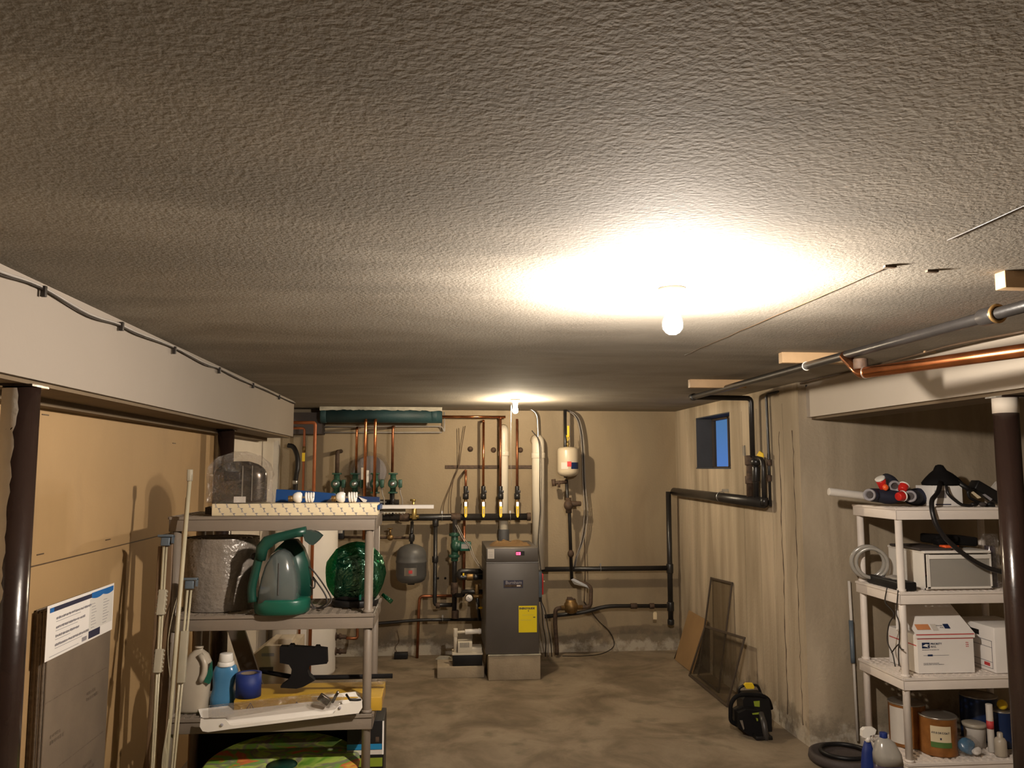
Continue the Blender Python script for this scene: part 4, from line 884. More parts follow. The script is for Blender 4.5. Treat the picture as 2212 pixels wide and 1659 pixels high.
for k, (pt, pb, Y) in enumerate(((681, 673, 6.42), (658, 654, 6.44))):
    x = xat(pt, Y, 1.9)
    t = thing('heater_pipe', ['orange brown copper pipe in front of the water heater, right one with elbow at top', 'orange brown copper pipe in front of the water heater, left one with yellow tag'][k], 'pipe', (x, Y, 0.0), 'orange pipes in front of the water heater')
    zt = zat(913 if k == 0 else 925, Y, pt)
    b = B(); b.tube([(x, Y, 0.002), (x, Y, zt), (x - 0.20, Y, zt)] if k == 0 else [(x, Y, 0.002), (x, Y, zt), (x - 0.12, Y, zt)], 0.0125 if k == 0 else 0.009, 12, corner=0.02); b.build('tube', M['orange_pipe'], t)
    if k == 1:
        B().span((x - 0.011, Y - 0.018, zat(997, Y)), (x + 0.011, Y - 0.013, zat(979, Y))).build('yellow_tag', M['yellow'], t)
        b = B(); b.cyl((x, Y, zat(978, Y)), (x, Y, zat(965, Y)), 0.014, n=10); b.build('valve', M['bronze'], t)
t = thing('corrugated_hose', 'black ribbed hose arching in the left back corner', 'hose', P(636, 1050, 7.1))
hp = [P(622, 962, 7.15), P(634, 966, 7.14), P(642, 985, 7.12), P(643, 1010, 7.1), P(639, 1035, 7.1), P(637, 1080, 7.1)]
b = B(); b.spline(hp, 0.020, 12, k=8)
b.build('tube', M['rubber_hose'], t); sleeve(t, P(638, 1046, 7.1), P(638, 1038, 7.1), 0.024, M['steel'], 'clamp')
# cable clipped along the left beam
t = thing('beam_cable', 'grey cable sagging between clips along the top of the left cream beam', 'cable', (-1.08, 3, 2.05))
xs = -1.083 + 0.008
knots = [(1.2, 2.062), (1.6, 2.058), (2.05, 2.054), (2.30, 2.064), (2.62, 2.048), (2.86, 2.058), (3.05, 2.058), (3.45, 2.066), (3.9, 2.058), (4.15, 2.064), (4.5, 2.062), (4.9, 2.06), (5.3, 2.066), (5.8, 2.062), (6.36, 2.066)]
b = B(); b.spline([(xs, y, z_) for y, z_ in knots], 0.004, 7, k=5); b.build('cable', M['cord_gy'], t)
b = B(); b.spline([(xs + 0.002, y, z_ - 0.009 + 0.004 * (i % 2)) for i, (y, z_) in enumerate(knots)], 0.003, 6, k=5); b.build('second_cable', M['cord'], t)
for y in (2.32, 2.88, 3.45, 4.15, 4.9, 5.7): B().box((xs + 0.004, y, 2.052), (0.014, 0.012, 0.03), bev=.001).build('clip', M['cord'], t)
def scrib(T, u, v, w, h, name, m, parent, rows=1):
    """print too small to read: rows of short uneven strokes"""
    b = B(); rs = random.Random(int(u * 977 + v * 3331))
    for r in range(rows):
        x = u; y = v + r * h * 1.6
        while x < u + w * (1 - .25 * (r % 2)):
            k = h * rs.uniform(.25, .8); quad(T, x, y + h * rs.choice((0, 0, .15)), x + k, y + h * rs.uniform(.7, 1.0), .0026 if name == 'heading_text' else .0009, .0006, b); x += k + h * rs.choice((.12, .15, .18, .5))
    return b.build(name, M[m], parent)
# ------------------------------------------------------------------ things on the left shelving
S1, S2, S3, S4 = LT
def onz(px, py, zz): return PZ(px, py, zz)
# long patterned box on the top shelf
bx0, bx1 = xat(457, 3.645, 1.40), xat(816, 3.645, 1.40)
lb = thing('long_box', 'long cream box with small grey figures printed all over, on the top left shelf', 'box', ((bx0 + bx1) / 2, 3.70, S1))
B().span((bx0, 3.645, S1), (bx1, 3.765, S1 + 0.052), bev=0.003).build('carton', M['cream'], lb)
pb = B(); T = frame((bx0, 3.645, S1), (1, 0, 0), (0, 0, 1)); Wb = bx1 - bx0
k = 0; u = 0.015
def motif(b, T, u, v, s=1.0):
    for (du, dv, w_, h_) in ((-.004, .003, .009, .0022), (-.001, -.001, .003, .006), (.001, -.0055, .0026, .005), (-.0005, -.0075, .007, .0018)):
        vv0, vv1 = max(0.001, v + dv * s), min(0.051, v + (dv + h_) * s)
        if vv1 > vv0 + 0.0005: quad(T, u + du * s, vv0, u + (du + w_) * s, vv1, 0.0005, 0.0004, b)
pb.T = Matrix.Identity(4)
while u < Wb - 0.012:
    v = (0.046, 0.026, 0.005)[k % 3]; motif(pb, T, u, v, 1.35); u += 0.0155; k += 1
tag(pb.build('printed_figures', M['print_mid'], lb), kind='stuff')
# bagged stainless appliance
z0 = S1 + 0.053; cx = xat(520, 3.72, 1.5); hw = 0.115
t = thing('toaster', 'stainless steel toaster inside a crumpled clear plastic bag on the cream box', 'appliance', (cx, 3.71, z0))
b = B(); prof = []
n = 16
pts = [(-hw, 0.0), (-hw, 0.12)] + [(-hw + 0.05 - 0.05 * math.cos(a), 0.12 + 0.055 * math.sin(a)) for a in [PI / 2 * i / 6 for i in range(1, 7)]]
pts = pts + [(-x, z) for x, z in reversed(pts)]
rg = []
for i in range(15):
    v = i / 14; ww = 0.113 if v < .6 else 0.113 * math.sqrt(max(.04, 1 - ((v - .6) / .42) ** 2.3)); dd_ = 0.055 if v < .6 else 0.055 * math.sqrt(max(.04, 1 - ((v - .6) / .42) ** 2.3))
    rg.append([Vector((cx + ww * math.copysign(abs(math.cos(2 * PI * j / 48)) ** .75, math.cos(2 * PI * j / 48)), 3.71 + dd_ * math.copysign(abs(math.sin(2 * PI * j / 48)) ** .75, math.sin(2 * PI * j / 48)), z0 + .004 + v * .175)) for j in range(48)])
b.ring_loft(rg); b.build('body', M['chrome'], t)
b = B(); b.box((cx - 0.02, 3.650, z0 + 0.115), (0.07, 0.012, 0.04), bev=.006); b.build('handle', M['black'], t)
for dx in (0.022, 0.062): B().box((cx + dx, 3.6535, z0 + 0.085), (0.005 if dx < .03 else .003, 0.003, 0.15)).build('highlight_strip', M['steel'], t)  # bright steel strips stand in for vertical highlights on the body
quad(frame((cx - 0.01, 3.646, z0 + 0.003), (1, 0, 0), (0, 0, 1)), 0, 0, 0.05, 0.026).build('paper_tag', M['paper_dim'], t)
b = B(); N = 30
rings = []
for i in range(13):
    v = i / 12; zz = z0 + 0.003 + v * 0.215; wv = 0.137 if v < 0.55 else 0.137 * math.sqrt(max(0.02, 1 - ((v - .55) / .46) ** 2.4))
    dv = 0.068 * (1 if v < .6 else math.sqrt(max(0.03, 1 - ((v - .6) / .42) ** 2.2)))
    rings.append([Vector((cx + wv * math.copysign(abs(math.cos(2 * PI * j / N)) ** .55, math.cos(2 * PI * j / N)), 3.705 + dv * math.copysign(abs(math.sin(2 * PI * j / N)) ** .55, math.sin(2 * PI * j / N)), zz)) for j in range(N)])
b.ring_loft(rings); b.noise(0.009, 28, 2); b.build('plastic_bag', M['clear_film'], t)
# blue bag / folder behind the bulbs
q = lambda px, py: P(px, py, 3.80)
t = thing('blue_folder', 'dark blue plastic folder lying open behind the two coiled bulbs', 'folder', q(700, 1090))
b = B(); b.prism([q(594, 1094), q(597, 1057), q(640, 1059), q(722, 1066), q(735, 1080), q(735, 1094)], (0, 0.03, 0)); b.build('cover', M['blue_fold'], t)
b = B(); b.prism([q(715, 1092), q(740, 1070), q(762, 1072), q(819, 1074), q(821, 1098), q(720, 1098)], (0, 0.05, 0)); b.build('inner_flap', M['navy_pl'], t)
b = B(); b.prism([P(700, 1088, 3.79), P(722, 1070, 3.79), P(726, 1087, 3.79)], (0, 0.006, 0)); b.build('grey_sheet', M['print_mid'], t)
b = B(); b.prism([P(774, 1073, 3.79), P(793, 1080, 3.79), P(790, 1086, 3.79), P(784, 1084, 3.79)], (0, 0.004, 0)); b.build('paper_corner', M['paper_dim'], t)
B().span(P(816, 1101, 3.64), P(821, 1091, 3.64) + Vector((0, .15, 0))).build('spine', M['blue_fold'], t)
# spiral lamps lying on the box
def cfl(px, label, s=1.0):
    x = xat(px, 3.69, 1.44); zc = S1 + 0.053 + 0.0235 * s
    t = thing('spiral_bulb', label, 'light bulb', (x, 3.69, S1 + 0.053), 'loose spiral bulbs on the cream box')
    b = B(); b.cyl((x - 0.055 * s, 3.69, zc - .006), (x - 0.035 * s, 3.69, zc - .004), 0.012 * s, n=16); 
    for i in range(4): b.torus((x - (0.053 - 0.005 * i) * s, 3.69, zc - .006), 0.0122 * s, 0.0014, (1, 0, 0), 16, 5)
    b.build('screw_base', M['bronze'], t)
    b = B(); b.lathe([(0.012, -0.036), (0.018, -0.03), (0.0235, -0.018), (0.0235, -0.004), (0.017, 0.002), (0.012, 0.003)], (x, 3.69, zc), 22, (1, 0, 0)); b.build('ballast', M['bulb_glass'], t)
    b = B(); pts = []
    pts += [Vector((x + 0.004, 3.69 + 0.01, zc)), Vector((x + 0.012, 3.69 + 0.015, zc))]
    for i in range(43):
        a = i / 42 * 3.5 * 2 * PI; r = 0.0185 * s; pts.append(Vector((x + 0.017 + 0.037 * s * i / 42, 3.69 + r * math.cos(a), zc + r * math.sin(a))))
    b.tube(pts, 0.0048 * s, 8); b.build('spiral_tube', M['bulb_glass'], t)
    return t
cfl(651, 'white spiral bulb lying on the cream box beside the bagged toaster')
cfl(744, 'white spiral bulb lying on the cream box near its right end')
# pale strip poking out behind the shelf and perforated strip
tag(B().span(P(790, 1099, 3.98), P(937, 1091, 3.98) + Vector((0, .05, 0))).build('pale_board', M['paper_dim']), 'flat pale grey slat sticking out to the right past the top left shelf', 'slat')
b = B(); a = P(790, 1104, 4.03); e = P(876, 1101, 4.03); b.span(a + Vector((0, 0, -.008)), e + Vector((0, .03, .003)))
for i in range(12): b.box((a.x + 0.01 + i * (e.x - a.x) / 12, 4.028, a.z - 0.010), (0.006, 0.004, 0.006))
tag(b.build('perforated_strip', M['rod_conn']), 'narrow perforated strip under the pale slat behind the top shelf', 'strip')
b = B(); b.prism([(LX0 + 0.10, 3.80, S1), (LX0 + 0.18, 3.80, S1), (LX0 + 0.20, 3.80, S1 + 0.03), (LX0 + 0.13, 3.80, S1 + 0.022), (LX0 + 0.12, 3.80, S1 + 0.035), (LX0 + 0.10, 3.80, S1 + 0.03)], (0, 0.06, 0))
tag(b.build('metal_bracket', M['mat_dk']), 'small dark metal bracket on the top left shelf left of the cream box', 'bracket')

# bubble wrap roll
cx = xat(478, 3.83, 1.1); R = 0.155
t = thing('bubble_wrap_roll', 'upright roll of bubble wrap on the second left shelf', 'roll', (cx, 3.84, S2))
b = B(); rows = []; NZ, NA = 46, 120
for i in range(NZ + 1):
    zz = S2 + 0.002 + 0.306 * i / NZ
    rows.append([b.bm.verts.new((0, 0, zz)) for _ in range(NA)])
    for j, v in enumerate(rows[-1]):
        a = 2 * PI * j / NA; bb = 0.004 * ((i % 2 == 0) ^ (j % 2 == 0)); r = R + bb + 0.005 * noise.noise(Vector((math.cos(a) * 2, math.sin(a) * 2, zz * 6)))
        v.co = Vector((cx + r * math.cos(a), 3.84 + r * 0.9 * math.sin(a), zz))
for i in range(NZ):
    for j in range(NA): f = b.bm.faces.new((rows[i][j], rows[i][(j + 1) % NA], rows[i + 1][(j + 1) % NA], rows[i + 1][j])); f.smooth = True
b.build('outer_wrap', M['bubble'], t)
b = B()
pts = [Vector((cx + r * math.cos(a), 3.84 + r * .9 * math.sin(a), S2 + 0.30)) for a, r in [(i * 0.35, R * (1 - i / 110)) for i in range(90)]]
b.tube(pts, 0.004, 5); b.build('rolled_layers', M['bubble'], t)

# green steam cleaner
YC_ = 3.60; X = lambda px: xat(px, YC_, 1.1); Z = lambda py, px=600: zat(py, YC_, px)
t = thing('steam_cleaner', 'green steam cleaner with smoky clear tank and raised nozzle on the second left shelf', 'steam cleaner', (X(605), 3.66, S2))
# water tank: pointed arch outline
out = [(553, 1308), (554, 1280), (560, 1250), (568, 1222), (580, 1200), (594, 1190), (606, 1189), (620, 1196), (630, 1212), (638, 1238), (642, 1268), (643, 1306)]
rings = []
cxm = X(598)
for k in range(9):
    d = -0.065 + 0.02 * k; s = math.sqrt(max(0.05, 1 - (abs(min(d, 0)) / 0.072) ** 2)) if d < 0 else 1.0
    rings.append([Vector((cxm + (X(px) - cxm) * (0.70 + .30 * s), 3.655 + d, Z(1262) + (Z(py) - Z(1262)) * (0.75 + .25 * s))) for px, py in out])
b = B(); b.ring_loft(rings); b.build('water_tank', M['tank_clear'], t)
b = B(); b.box((X(603), 3.589, Z(1250)), (0.004, 0.006, 0.13)); b.build('tank_rib', M['tank_grey'], t)
# green base
bo_ = [(549, 1306), (647, 1302), (660, 1310), (661, 1324), (640, 1336), (610, 1341), (570, 1340), (552, 1334)]
ring = []
for zz, s in ((S2 + 0.001, .86), (S2 + 0.008, .97), (S2 + 0.03, 1.0), (S2 + 0.055, 1.0), (S2 + 0.066, .96)):
    rr = []
    for j in range(36):
        a = 2 * PI * j / 36; c_, s_ = math.cos(a), math.sin(a)
        rr.append(Vector((X(604) + 0.115 * s * math.copysign(abs(c_) ** .7, c_), 3.68 + 0.10 * s * math.copysign(abs(s_) ** .8, s_), zz)))
    ring.append(rr)
b = B(); b.ring_loft(ring); b.build('base', M['green'], t)
# back body hump
b = B()
hump = [(546, 1300), (552, 1262), (566, 1222), (584, 1190), (606, 1170), (626, 1172), (642, 1192), (654, 1222), (660, 1262), (662, 1312)]
b.prism([(X(px), 3.70, max(Z(py), S2 + .06)) for px, py in hump], (0, 0.09, 0), True); b.build('rear_body', M['green_dk'], t)
# hose arm on the left and nozzle over the top
arm = [P(545, 1300, 3.60), P(544, 1270, 3.60), P(552, 1235, 3.60), P(560, 1205, 3.60), P(570, 1185, 3.60), P(585, 1172, 3.60)]
b = B(); b.spline(arm, 0.018, 14); b.build('hose_arm', M['green_dk'], t)
b = B(); b.tube([P(562, 1210, 3.60), P(566, 1185, 3.60), P(578, 1170, 3.60), P(600, 1161, 3.60), P(640, 1151, 3.60), P(662, 1148, 3.60)], [0.022, 0.026, 0.026, 0.02, 0.019, 0.022], 16, corner=0); b.build('nozzle_tube', M['green_dk'], t)
b = B(); b.prism([P(652, 1147, 3.58), P(668, 1146, 3.58), P(684, 1151, 3.58), P(694, 1159, 3.58), P(686, 1169, 3.58), P(676, 1178, 3.58), P(668, 1176, 3.58), P(658, 1168, 3.58)], (0, 0.07, 0)); b.build('nozzle_head', M['nozzle'], t)
b = B(); b.sphere(P(551, 1202, 3.62), 0.02, (1, .8, .8), 12); b.build('latch', M['black'], t)
b = B()
for pts in ([(610, 1165), (640, 1185), (655, 1220), (664, 1260), (668, 1290), (680, 1318), (700, 1318), (715, 1300), (712, 1285), (690, 1250), (668, 1225), (660, 1232), (668, 1262), (678, 1270), (680, 1256), (672, 1248)],
            [(618, 1172), (650, 1200), (662, 1250), (664, 1295), (672, 1312), (690, 1312), (706, 1300), (700, 1280), (676, 1246)]):
    b.spline([P(px, max(0, min(py, 1312)), 3.72 + (i % 3) * .01) for i, (px, py) in enumerate(pts)], 0.0035, 6)
cdo = b.build('power_cord', M['cord'], t)
# appliance in green translucent bag
cx = xat(768, 3.86, 1.1); cz = zat(1237, 3.86, 768)
t = thing('coffee_maker', 'dark appliance wrapped in a shiny green translucent bag on the second left shelf', 'appliance', (cx, 3.86, S2))
b = B(); b.cyl((cx, 3.86, S2 + 0.002), (cx, 3.86, S2 + 0.03), 0.105, n=32, bev=.006); b.cyl((cx, 3.86, S2 + 0.03), (cx, 3.86, S2 + 0.21), 0.095, 0.085, n=32, bev=.01); b.build('body', M['black'], t)
b = B(); b.box((cx + 0.03, 3.765, S2 + 0.11), (0.012, 0.004, 0.15)); b.build('front_strip', M['green'], t)
b = B(); b.sphere((cx, 3.86, S2 + 0.140), 0.135, (1.0, 0.92, 1.04), 36)
for v in b.bm.verts:
    v.co += noise.noise_vector(v.co * 18) * 0.010
    if v.co.z < S2 + 0.004: v.co.z = S2 + 0.004
b.build('green_bag', M['green_film'], t)
b = B(); b.tube([P(826, 1284, 3.84), P(846, 1300, 3.82)], [0.008, 0.011], 8); b.build('bag_tail', M['green_film'], t)

# third shelf
cx = xat(424, 3.74, 0.7)
t = thing('milky_jug', 'large milky plastic jug with moulded handle on the third left shelf', 'bottle', (cx, 3.74, S3))
def bottle(b, c, prof, sx=1.0, sy=0.7, n=28, p=0.8):
    rings = []
    for r, h, dx in prof:
        rings.append([Vector((c[0] + dx + r * sx * math.copysign(abs(math.cos(2 * PI * j / n)) ** p, math.cos(2 * PI * j / n)), c[1] + r * sy * math.copysign(abs(math.sin(2 * PI * j / n)) ** p, math.sin(2 * PI * j / n)), c[2] + h)) for j in range(n)])
    b.ring_loft(rings)
b = B(); bottle(b, (cx, 3.74, S3), [(0.060, 0.001, -.014), (0.067, 0.012, -.014), (0.068, 0.12, -.008), (0.062, 0.17, 0.0), (0.055, 0.205, 0.006), (0.040, 0.235, 0.008), (0.022, 0.250, 0.008), (0.016, 0.254, 0.008), (0.016, 0.262, 0.008)])
b.build('body', M['jug'], t)
b = B(); b.tube([(cx + 0.02, 3.71, S3 + 0.238), (cx + 0.044, 3.70, S3 + 0.21), (cx + 0.046, 3.695, S3 + 0.165), (cx + 0.028, 3.695, S3 + 0.13)], 0.013, 10, corner=0.02); b.build('handle', M['jug'], t)
B().cyl((cx + 0.008, 3.74, S3 + 0.261), (cx + 0.008, 3.74, S3 + 0.268), 0.018, n=20).build('neck', M['jug'], t)
b = B(); b.prism([(cx + 0.045, 3.692, S3 + 0.13), (cx + 0.070, 3.70, S3 + 0.21), (cx + 0.074, 3.70, S3 + 0.15), (cx + 0.066, 3.695, S3 + 0.12)], (0, 0.02, 0)); b.build('green_label', M['green'], t)
cx = xat(486, 3.76, 0.7)
t = thing('detergent_bottle', 'blue liquid bottle with white cap beside the milky jug', 'bottle', (cx, 3.76, S3))
b = B(); bottle(b, (cx, 3.76, S3), [(0.040, 0.001, -.008), (0.050, 0.01, -.008), (0.052, 0.05, -.006), (0.044, 0.09, -.004), (0.050, 0.13, 0.0), (0.052, 0.155, 0.002), (0.044, 0.178, 0.003), (0.032, 0.188, 0.003), (0.030, 0.194, 0.003)]); b.build('body', M['blue_liq'], t)
b = B(); b.cyl((cx + 0.003, 3.76, S3 + 0.180), (cx + 0.003, 3.76, S3 + 0.198), 0.037, 0.034, n=26, bev=.003); b.cyl((cx + 0.003, 3.76, S3 + 0.198), (cx + 0.003, 3.76, S3 + 0.232), 0.030, 0.028, n=26, bev=.004); b.build('cap', M['bulb_glass'], t)
cx = xat(537, 3.73, 0.66)
t = thing('tape_roll', 'wide roll of dark blue tape standing on the yellow carton', 'tape', (cx, 3.73, S3 + 0.0585))
b = B(); b.lathe([(0.034, 0), (0.053, 0), (0.053, 0.096), (0.034, 0.096), (0.034, 0.0)], (cx, 3.73, S3 + 0.059), 36, cap=False); b.build('tape', M['blue_tape'], t)
b = B(); b.lathe([(0.032, 0.001), (0.0338, 0.001), (0.0338, 0.095), (0.032, 0.095), (0.032, .001)], (cx, 3.73, S3 + 0.059), 30, cap=False); b.build('core', M['card'], t)
# yellow carton lying along the shelf
xa, xb = xat(505, 3.67, .6), LX1 + 0.035
t = thing('yellow_carton', 'long flat yellow carton with black warning triangles on the third left shelf', 'box', ((xa + xb) / 2, 3.85, S3))
B().span((xa, 3.67, S3 + 0.001), (xb, 3.93, S3 + 0.058), bev=.003).build('carton', M['dirt_card'], t)
T = frame((xa, 3.67, S3), (1, 0, 0), (0, 0, 1)) @ Matrix.Translation((0, -.032, 0))
for u in (xat(541, 3.67, .6) - xa, xat(641, 3.67, .6) - xa):
    b = B()
    for p_, q_ in (((-.017, 0.050), (.017, 0.050)), ((.017, 0.050), (0, 0.078)), ((0, 0.078), (-.017, 0.050))):
        b.tube([T @ Vector((u + p_[0], p_[1], .0008)), T @ Vector((u + q_[0], q_[1], .0008))], 0.0013, 5)
    b.span(T @ Vector((u - .001, .056, .0004)), T @ Vector((u + .001, .068, .0016)))
    b.span(T @ Vector((u - .018, .044, .0004)), T @ Vector((u + .018, .046, .0014)))
    b.build('warning_triangle', M['print_dk'], t)
B().span((xb - 0.002, 3.70, S3 + 0.01), (xb + 0.001, 3.85, S3 + 0.045)).build('brown_label', M['card_or'], t)
quad(T, xat(752, 3.67, .6) - xa, 0.070, xat(778, 3.67, .6) - xa, 0.088).build('shipping_label', M['card'], t)
t = thing('packing_bag', 'crumpled pale plastic bag on the right end of the yellow carton', 'bag', (xb - 0.10, 3.86, S3 + 0.06))
b = B(); b.sphere((xb - 0.10, 3.86, S3 + 0.075), 0.06, (1.9, .9, .28), 20); b.noise(.01, 20); b.build('film', M['clear_film'], t)
# black floor-stand / saw mount
q = lambda px, py, Y=3.72: P(px, py, Y)
t = thing('black_stand', 'black plastic tool with flat rectangular head and long bar across the yellow carton', 'tool', q(637, 1480))
b = B(); b.prism([q(604, 1398), q(622, 1398), q(624, 1394), q(632, 1394), q(634, 1398), q(678, 1401), q(680, 1397), q(688, 1397), q(690, 1401), q(705, 1403), q(706, 1434), q(668, 1438), q(664, 1449), q(668, 1460), q(680, 1470), q(655, 1484), q(640, 1488), q(606, 1486), q(606, 1482), q(620, 1472), q(628, 1460), q(630, 1446), q(624, 1436), q(604, 1432)], (0, 0.05, 0)); b.build('head', M['black_matte'], t)
b = B(); b.tube([q(565, 1450, 3.80), q(640, 1464, 3.77), q(720, 1463, 3.76), q(848, 1460, 3.75)], [0.009, 0.011, 0.010, 0.010], 12); b.build('bar', M['black_matte'], t)
# white fixture tray hanging over the shelf front
q = lambda px, py, Y: P(px, py, Y)
t = thing('light_fixture', 'white metal tray fixture in plastic sleeve, lying askew over the third shelf front', 'fixture', q(600, 1560, 3.6))
A = q(430, 1540, 3.62); Bq = q(432, 1572, 3.56); Cq = q(783, 1538, 3.56); D = q(775, 1494, 3.66)
o1 = [q(428, 1532, 3.66), q(776, 1493, 3.70), q(783, 1512, 3.57), q(434, 1568, 3.57)]
b = B(); b.prism([q(428, 1532, 3.70), q(768, 1494, 3.70), q(776, 1500, 3.69), q(783, 1514, 3.64), q(720, 1548, 3.60), q(505, 1570, 3.60), q(440, 1566, 3.605)], (0, 0.003, 0)); b.build('back_panel', M['white'], t)
b = B(); b.prism([q(434, 1552, 3.592), q(441, 1554, 3.592), q(487, 1552, 3.592), q(497, 1565, 3.592), q(505, 1567, 3.592), q(720, 1541, 3.592), q(735, 1522, 3.592), q(782, 1513, 3.592), q(783, 1528, 3.592), q(775, 1540, 3.592), q(500, 1574, 3.592), q(450, 1581, 3.592), q(438, 1579, 3.592), q(432, 1569, 3.592)], (0, -0.004, 0)); b.build('front_flange', M['white'], t)
for (px, py) in ((479, 1566), (734, 1529)): B().cyl(q(px, py, 3.589), q(px, py, 3.584), 0.006, n=12).build('screw_hole', M['print_mid'], t)
b = B(); b.prism([q(450, 1556, 3.60), q(560, 1540, 3.60), q(690, 1521, 3.60), q(720, 1500, 3.66), q(560, 1518, 3.66), q(450, 1530, 3.66)], (0, 0, 0.012)); b.noise(.003, 30); b.build('plastic_sleeve', M['clear_film'], t)
b = B(); b.box(q(700, 1517, 3.62) + Vector((0, 0, .012)), (0.05, 0.02, 0.03), Matrix.Rotation(.6, 4, 'Y'), bev=.004); b.box(q(724, 1512, 3.62) + Vector((0, 0, .012)), (0.012, 0.02, 0.05), Matrix.Rotation(.5, 4, 'Y'), bev=.003); b.build('dark_hardware', M['chrome'], t)
b = B(); b.sphere(q(710, 1515, 3.63) + Vector((0, 0, .006)), 0.045, (1.5, .7, .6), 20); b.noise(.012, 30); b.build('hardware_bag', M['clear_film'], t)
b = B(); b.tube([q(748, 1500, 3.62), q(756, 1512, 3.60), q(780, 1512, 3.60)], 0.005, 8); b.build('black_clip', M['black'], t)

# bottom shelf: printed foam disc, dark cartons
cd_ = P(612, 1632, 3.74)
t = thing('printed_disc', 'round green leaf-printed disc with a hole in the middle on the bottom left shelf', 'disc', (-.645, 3.72, S4 + .2))
N = 56; T = frame((-.645, 3.72, 0.325), (1, 0, 0), (0, 0.995, 0.10))
b = B(); b.T = T
prof = [(0.065, 0.0), (0.07, 0.006), (0.32, 0.006), (0.33, 0.0), (0.32, -0.014), (0.07, -0.014), (0.065, 0.0)]
rings = [[Vector((r * 0.99 * math.cos(2 * PI * j / N), r * math.sin(2 * PI * j / N), h)) for j in range(N)] for r, h in prof]
b.ring_loft(rings, cap=False); b.build('face', M['leaf'], t)
b = B(); b.T = T; b.cyl((0, 0, -0.013), (0, 0, -0.004), 0.066, n=30); b.build('hub', M['green_dk'], t)
tag(B().span((-.645 - .30, 3.66, S4 + 0.001), (-.645 + .28, 3.90, 0.302), bev=.004).build('black_bin', M['black_matte']), 'black closed bin under the leaf-printed disc', 'bin')
tag(B().span((LX0 + 0.03, 4.075, 0.001), (LX1 - 0.1, 4.25, 0.47), bev=.003).build('black_carton', M['black_matte']), 'large black carton standing on the floor right behind the bottom left shelf', 'box')
xa, xb = xat(790, 3.85, .3), xat(829, 3.85, .3)
t = thing('black_carton', 'black upright carton with blue and lime stripes at the right end of the bottom shelf', 'box', ((xa + xb) / 2, 3.9, S4))
zz = lambda py: zat(py, 3.82, 800)
B().span((xa - .08, 3.82, S4 + .001), (xb, 4.02, zz(1557)), bev=.002).build('carton', M['black'], t)
T = frame((xa - .08, 3.82, S4), (1, 0, 0), (0, 0, 1)); w_ = xb - xa + .08
quad(T, 0, zz(1619) - S4, w_ - .008, zz(1607) - S4).build('blue_stripe', M['cyan'], t); quad(T, 0, zz(1630) - S4, w_ - .004, zz(1620) - S4).build('white_stripe', M['paper_dim'], t); quad(T, 0, zz(1656) - S4, w_ - .004, zz(1637) - S4).build('lime_stripe', M['lime'], t)
B().span((xb - 0.006, 3.817, zz(1630)), (xb + .001, 3.822, zz(1558))).build('white_edge', M['paper'], t)
quad(T, w_ - .035, zz(1603) - S4, w_ - .02, zz(1592) - S4).build('emblem', M['rust'], t)
tag(B().span((LX0 + 0.012, 3.70, S4 + .001), (LX0 + 0.14, 3.90, S4 + 0.06), bev=.003).build('white_carton', M['paper_dim']), 'low white carton at the left end of the bottom left shelf', 'box')
# beige printer on the floor behind, leaning plank
q = lambda px, py, Y=5.3: P(px, py, Y)
t = thing('printer', 'beige laser printer with sloped lid on the floor seen through the third shelf', 'printer', (q(585, 1450).x, 5.4, 0))
x0, x1 = q(538, 1450).x, q(640, 1450).x
z1, z2, z3 = q(560, 1420).z, q(560, 1392).z, q(560, 1388).z
b = B(); b.prism([(x0, 5.25, 0.001), (x0, 5.25, z1), (x0 + 0.10, 5.25, z2), (x1, 5.25, z2), (x1, 5.25, .001)], (0, 0.35, 0)); b.span((q(598, 1450).x, 5.3, z2 - .01), (q(630, 1450).x, 5.45, z2 + .03), bev=.008); b.build('housing', M['beige_pl'], t)
B().span(q(565, 1418, 5.247), q(592, 1411, 5.247) + Vector((0, .004, 0))).build('tray_slot', M['print_mid'], t)
B().span(q(560, 1453, 5.247), q(590, 1441, 5.247) + Vector((0, .004, 0))).build('lower_vent', M['mat_dk'], t)
a = P(508, 1352, 4.6); e = P(540, 1450, 4.5); dirv = (e - a).normalized(); e2 = a + dirv * ((a.z - 0.002) / -dirv.z)
b = B(); up2 = Vector((0, 1, 0)); T = frame((a + e2) / 2, dirv.cross(Vector((0, 1, 0))), -dirv); b.T = T; L = (a - e2).length
b.box((0, 0.02, 0), (0.085, L - 0.03, 0.02), bev=.002); tag(b.build('leaning_plank', M['plank']), 'grey plank leaning behind the blue bottle and tape roll', 'plank')
for k, (px, w_, m) in enumerate(((425, .03, 'wood'), (447, .035, 'plastic_grey'))):
    x = xat(px, 4.45, 0.9); tag(B().span((x - w_ / 2, 4.45, 0.001), (x + w_ / 2, 4.47, 1.30 if k == 0 else 1.28)).build('wood_strip', M[m]), ['thin pine strip standing upright behind the left shelving', 'thin greige strip standing upright beside the pine one, behind the left shelving'][k], 'strip')

